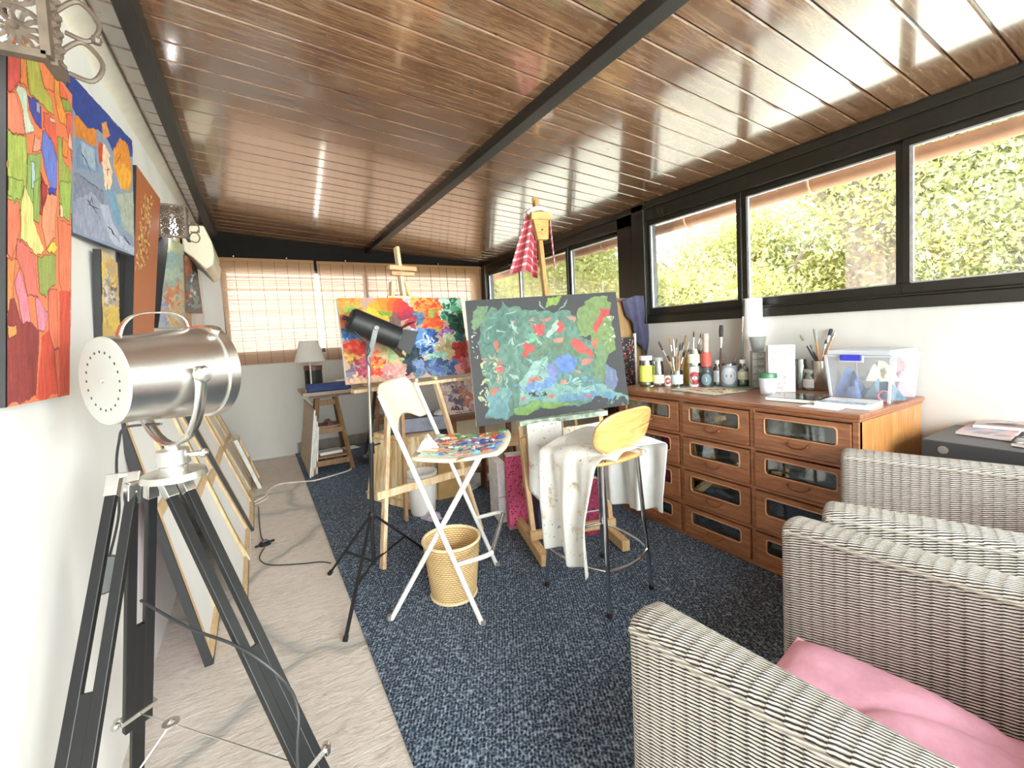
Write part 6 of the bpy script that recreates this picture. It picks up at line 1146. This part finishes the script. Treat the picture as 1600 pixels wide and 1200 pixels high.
t = thing('storage_case', 'dark blue fabric case lying at the front of the back work table', 'case', (.60, 4.70, .833)); MB().lohi((-.19, -.06, 0), (.20, .08, .075)).build('case_body', plain('blue_fabric', '#2f3f7a', .8, 0, .15, 40), t, local=True, bevel=.015); MB().tube([(-.19, -.062, .045), (.20, -.062, .045)], .002, 5).build('zip', plain('dark_zip', '#181c30', .6), t, local=True); MB().lohi((.20, -.05, .005), (.215, .07, .07)).build('end_cap', BLACKM, t, local=True, bevel=.004)
t = thing('canister', 'black canister with a dark red lid beside the table lamp', 'canister', (.51, 5.0, .833)); MB().lathe([(0, 0), (.085, 0), (.085, .20), (0, .20)], n=28).build('canister_body', BLACKM, t, smooth=True, local=True); MB().lathe([(0, .20), (.09, .20), (.09, .245), (.08, .25), (0, .25)], n=28).build('lid', plain('maroon_lid', '#6a2c30', .4), t, smooth=True, local=True)
rag(.72, 4.88, .834, .06, '#eceae4', 'crumpled white tissue beside the canister on the back table', None, .05, 31, 'tissue', 'tissue'); t = thing('paper_box', 'small white box behind the blue case on the work table', 'box', (.80, 5.02, .833)); MB().lohi((-.07, -.05, 0), (.07, .05, .07)).build('carton', plain('white_card', '#f6f2f0'), t, local=True, bevel=.003); MB().lohi((-.05, -.052, .035), (.05, -.05, .05)).build('slot', BLACKM, t, local=True)
tag(MB().lohi((.95, 4.70, .833), (1.35, 4.98, .852)).build('drawing_board', wood('board_wood', '#a3855f', '#c9ad84', 0, 4, 10, .5), bevel=.002), 'flat drawing board lying on the work table behind the pine easel', 'board')
for i in range(4):
    x = .375+.022*i; c = ['#b5a692', '#cfc4b2', '#c4b7a2', '#d9d0c2'][i]; xt = .515+.010*i; zt4 = .66-.06*i; t = thing('canvas', ['beige board, outermost of those leaning against the trestle', 'second beige board leaning against the trestle', 'third beige board leaning against the trestle', 'shortest pale board, innermost of those leaning against the trestle'][i], 'canvas', (x, 4.7, 0), 0, 'boards leaning on the trestle'); y0, y1 = 4.62+.03*i, [5.62, 5.5, 5.2, 5.0][i]
    MB().prism([(x, y0, .009), (x, y1, .009), (xt-.06, y1, zt4), (xt-.06, y0, zt4)], (.010, 0, 0)).build('board', plain('board_'+c[1:], c, .7), t); MB().bar((x+.005, y0-.003, .012), (xt-.055, y0-.003, zt4), .004, .014).build('edge', WHITEE, t)

# ------------------------------------------------------------------ behind the easels
PL = NT('pine_staves'); v = PL.coord('Object', (9, 9, 1)); f = PL.noise(v, 3, 5, .6, .5); PL.col(PL.ramp(f, [(.32, '#b58850'), (.5, '#e0c08a'), (.68, '#f2e2bd')])); PLANK = PL.done(.6)
cb0, cb1 = onZ(573, 779, .0085), onZ(648, 798, .0085); d = cb1-cb0; d[2] = 0; w = np.linalg.norm(d); d /= w; nb = A3(-d[1], d[0], 0); nb *= np.sign(nb[1]); cc_ = (cb0+cb1)/2; t = thing('pine_crate', 'tapered pine crate of upright planks behind the pine easel', 'crate', (cc_[0], cc_[1], .0085)); h = .53; dep = .40; tp_ = .06
def fc(a, z, side_): k = tp_*z/h; return cc_+d*(a*(w/2-k))+nb*(k if side_ == 0 else dep-k)+A3(0, 0, z)
m = MB(); n = 6
for s_ in (0, 1):
    for i in range(n):
        a0, a1 = -1+2*i/n+.012, -1+2*(i+1)/n-.012; m.prism([fc(a0, 0, s_), fc(a1, 0, s_), fc(a1, h, s_), fc(a0, h, s_)], nb*(.015 if s_ == 0 else -.015))
for a in (-1, 1):
    for i in range(n):
        f0, f1 = (i+.03)/n, (i+.97)/n; pq = lambda q, z: fc(a, z, 0)*(1-q)+fc(a, z, 1)*q; m.prism([pq(f0, 0), pq(f1, 0), pq(f1, h), pq(f0, h)], -d*a*.015)
m.build('planks', PLANK, t)
for z in (.06, h-.03):
    for s_ in (0, 1): MB().bar(fc(-1, z, s_), fc(1, z, s_), .03, .012).build('batten', PINEV, t)
MB().prism([fc(-1, h, 0), fc(1, h, 0), fc(1, h, 1), fc(-1, h, 1)], (0, 0, .012)).build('crate_lid', PINEV, t)
ct = cc_+nb*dep*.5; t = thing('storage_box', 'dark box with a blue-grey front standing on the pine crate', 'box', (ct[0]+.09, ct[1], .0085+h+.014), math.atan2(d[1], d[0])*.2); MB().lohi((-.22, -.13, 0), (.25, .13, .12)).build('box_body', plain('box_black', '#26262a', .6), t, local=True, bevel=.004); MB().lohi((-.17, -.134, .006), (.25, -.13, .114)).build('box_front', plain('blue_grey_card', '#8d92a8', .7), t, local=True)
p = onZ(662, 800, .0085); t = thing('bucket', 'white plastic tub on the carpet beside the pine crate', 'bucket', tuple(p)); MB().lathe([(0, .0), (.085, 0), (.09, .01), (.11, .30), (.116, .30), (.116, .31), (.104, .31), (.084, .012), (0, .012)], n=28).build('tub_body', plain('white_tub', '#efece8', .4, 0, .03), t, smooth=True, local=True); MB().tube([(.112*cos(a), .112*sin(a), .285) for a in np.linspace(0, 2*PI, 30)[:-1]], .004, 6, closed=True).build('rim_band', plain('tub_band', '#d9d6d2', .4), t, local=True)
rag(p[0]+.02, p[1]-.13, .009, .07, '#c4b3c9', 'lilac cloth on the carpet beside the white tub', None, .035, 41)
def leanboard(name, label, px4, y, mat, cat): Q = [onY(*q, y) for q in px4]; Q[2][2] = Q[3][2] = .0085; return tag(MB().prism(Q, (0, .012, 0)).build(name, mat, None, bevel=.001), label, cat)
leanboard('grey_board', 'grey board standing between the white tub and the tan cardboard', ((664, 700), (694, 697), (690, 770), (664, 775)), 3.34, plain('grey_green_board', '#9aa39c', .7), 'board')
leanboard('cardboard_sheet', 'tan cardboard sheet standing under the seat of the white folding stool', ((684, 690), (732, 684), (728, 752), (684, 758)), 3.28, plain('tan_cardboard', '#c2995c', .8, 0, .08, 10), 'cardboard')
q = [(687, 595), (750, 589), (762, 640), (703, 648)]; P = Paint(q, 110, 90, '#e6cfc9', 51, .02, 5.333, (500, 560)); P.scatter(['#d9b0a8', '#c99aa0', '#e9dcd8', '#b79aa8', '#f0e6e2'], (1000, 170, 1300, 460), 80, 24, 1); P.scatter(['#7f7a92', '#8f90a8', '#6f6a82'], (1090, 190, 1240, 390), 26, 18, 2); P.scatter(['#d98a72', '#e0a088'], (1180, 270, 1280, 420), 22, 14, 3)
for a, b in (((1095,440),(1110,400)), ((1110,400),(1120,445)), ((1120,430),(1150,405)), ((1150,400),(1160,450)), ((1165,440),(1190,405)), ((1190,410),(1200,445)), ((1090,425),(1210,430)), ((1210,445),(1270,435)), ((1130,450),(1200,455))): P.stroke('#1c1a1e', a, b, 9)
TL, TR, BR, BL = [onY(*k_, 3.36) for k_ in q]; TL[1] += .1; TR[1] += .1; painting('painting', 'pale pink and mauve canvas with a black brushed signature, on the brown cabinet', TL, TR, BR, BL, P, plain('pine_edge', '#d9b98a', .6), .02)
cA, cB = onY(706, 655, 3.32), onY(930, 640, 3.0); zt5 = min(BL[2], BR[2])-.012; t = thing('side_cabinet', 'low dark-brown cabinet with beige panels behind the tall easel', 'cabinet', (1.85, 3.45, 0)); X0c, X1c, Yc = cA[0]-.02, 2.40, 3.28
MB().lohi((X0c, Yc, zt5-.035), (X1c, Yc+.42, zt5)).build('top', DKW, t, bevel=.003); nb_ = 4
for i in range(nb_+1):
    x = X0c+(X1c-X0c-.045)*i/nb_; MB().lohi((x, Yc+.01, .009), (x+.045, Yc+.05, zt5-.035)).build('post', DKW, t); MB().lohi((x, Yc+.36, .009), (x+.045, Yc+.40, zt5-.035)).build('leg', DKW, t)
for i in range(nb_): x = X0c+(X1c-X0c-.045)*i/nb_; MB().lohi((x+.045, Yc+.025, .20), (x+(X1c-X0c-.045)/nb_, Yc+.035, zt5-.035)).build('beige_panel', plain('beige_panel', '#a8987e', .7, 0, .08, 6), t)
MB().lohi((X0c, Yc+.012, .17), (X1c, Yc+.05, .20)).build('lower_rail', DKW, t)
p = onY(692, 654, 3.24); t = thing('folded_cloth', 'pale bluish cloth lying at the left end of the brown cabinet', 'cloth', (p[0]+.05, 3.40, zt5+.001)); MB().ball((0, 0, .03), .05, 14, (1.3, 1, .6)).build('cloth_bundle', plain('pale_blue_cloth', '#c9d0da', .9, 0, .15, 30, .4), t, smooth=True, local=True)
t = thing('brown_stool', 'dark brown wooden stool with splayed legs behind the white folding stool', 'stool', tuple(onZ(800, 770, .0085))); ps = onZ(800, 770, .0085)
MB().lathe([(0, .43), (.17, .43), (.175, .44), (.175, .455), (0, .46)], n=30).build('seat', wood('light_stool_seat', '#c99a62', '#e6c493', 0, 5, 10, .5), t, smooth=True, local=True)
for k_ in range(4): a = PI/4+PI/2*k_; MB().tube([(.19*cos(a), .19*sin(a), 0), (.13*cos(a), .13*sin(a), .43)], [.013, .017], 10).build('leg', DKW, t, smooth=True, local=True)
# folders and boxes leaning at the foot of the tall easel
def upright(name, label, px, y_base, w, dp_, ztop, mat, cat, rz=0, extra=None, bev=.003):
    p = onZ(px, y_base, .0085); t = thing(name, label, cat, tuple(p), rz); MB().lohi((0, 0, 0), (w, dp_, ztop)).build('folder_body', mat, t, local=True, bevel=bev)
    if extra: extra(t, w, dp_, ztop)
    return t
def bind(t, w, d_, z): MB().lohi((.002, -.002, z*.42), (w-.002, 0, z*.44)).build('band', plain('grey_band', '#b9bac4', .5), t, local=True); MB().lohi((.0, .004, z-.004), (w, d_-.004, z+.001)).build('page_edge', WHITEE, t, local=True)
upright('binder', 'white ring binder standing left of the pink patterned folder', 781, 818, .055, .22, .42, plain('white_binder', '#ecebf2', .5), 'binder', -.2, bind)
upright('folder', 'pink folder with dark red floral pattern by the left upright of the tall easel', 797, 828, .20, .07, .49, m_floral('pink_floral', '#d94f7c', '#8d1f3f', '#e88aa4', 55), 'folder', -.28, lambda t, w, d_, z: (MB().lohi((.0, .003, z), (w, d_-.003, z+.012)).build('page_edge', plain('page_grey', '#cfc6bc', .7), t, local=True), MB().lohi((0, 0, -.0), (w, d_, .02)).build('base_strip', plain('pink_base', '#dba9b0', .6), t, local=True)))
upright('box_file', 'navy blue box file with a pale round finger hole, behind the hanging smock', 843, 846, .065, .24, .33, plain('navy_board', '#1d2440', .5), 'box file', -.25, lambda t, w, d_, z: MB().lathe([(0, 0), (.011, 0), (.011, .002), (0, .003)], (w*.5, -.001, z*.6), (0, -1, 0), 16).build('finger_hole', plain('ivory_ring', '#dcd8cc', .5), t, local=True))
upright('folder', 'dark red patterned folder standing near the right upright of the tall easel', 915, 838, .10, .05, .36, m_floral('wine_floral', '#8d2044', '#3d0f22', '#c0506f', 50), 'folder', -.28, bind)
Q = [onZ(*q_, .0085) for q_ in ((728, 741), (777, 742), (736, 768), (700, 758))]; t = thing('canvas', 'grey-white canvas lying flat on the carpet behind the white stool', 'canvas', tuple(sum(Q)/4)); MB().prism(Q, (0, 0, .02)).build('frame', plain('grey_canvas', '#b9bcc0', .7), t, bevel=.002); cq = sum(Q)/4; MB().prism([cq+(a-cq)*.86+A3(0, 0, .02) for a in Q], (0, 0, .002)).build('canvas_face', plain('white_canvas', '#d9dadb', .7), t)
rag(*onZ(690, 770, .009), .07, '#33363c', 'dark crumpled cloth on the carpet under the crossbar of the pine easel', None, .05, 51)

# ------------------------------------------------------------------ cables on the floor
def cable(name, label, px, r_, mat, z=.005, cat='cable'):
    pts = [onZ(*p, z if p[0] < 478 else .0125) for p in px]; return tag(MB().tube(smooth_path(pts, 6), r_, 7).build(name, mat, None, smooth=True), label, cat)
WC = plain('white_cable', '#e6ddd0', .5)
cable('power_cable', 'white cable running from the trestle across the stone floor to the canvases', [(551, 728), (545, 735), (520, 743), (490, 751), (465, 753), (435, 757), (420, 766), (414, 775), (404, 781), (397, 784)], .0065, WC, .0068); cable('power_cable', 'short white cable looping back beside the canvases', [(418, 772), (417, 778), (408, 784), (398, 788)], .0055, WC, .0058)
cable('power_cable', 'thin black cable from the canvases to the foot switch', [(404, 792), (405, 815), (408, 838), (413, 846)], .0035, CBL, .004); cable('power_cable', 'thin black cable from the foot switch to the spotlight stand', [(413, 856), (406, 868), (408, 877), (425, 883), (470, 881), (500, 878), (517, 880)], .0035, CBL, .004)
p = onZ(414, 851, .0005); t = thing('foot_switch', 'black rocker foot switch lying on the stone floor', 'switch', tuple(p), .4); MB().lathe([(0, 0), (.036, 0), (.036, .012), (.026, .022), (0, .024)], n=24).build('switch_body', BLACKM, t, smooth=True, local=True); MB().lohi((-.016, -.012, .02), (.016, .012, .031)).build('rocker', plain('grey_rocker', '#5a5b5d', .4), t, local=True, bevel=.003); MB().bar((-.06, 0, .008), (.06, 0, .008), .016, .012).build('strain_relief', BLACKM, t, local=True, bevel=.003)
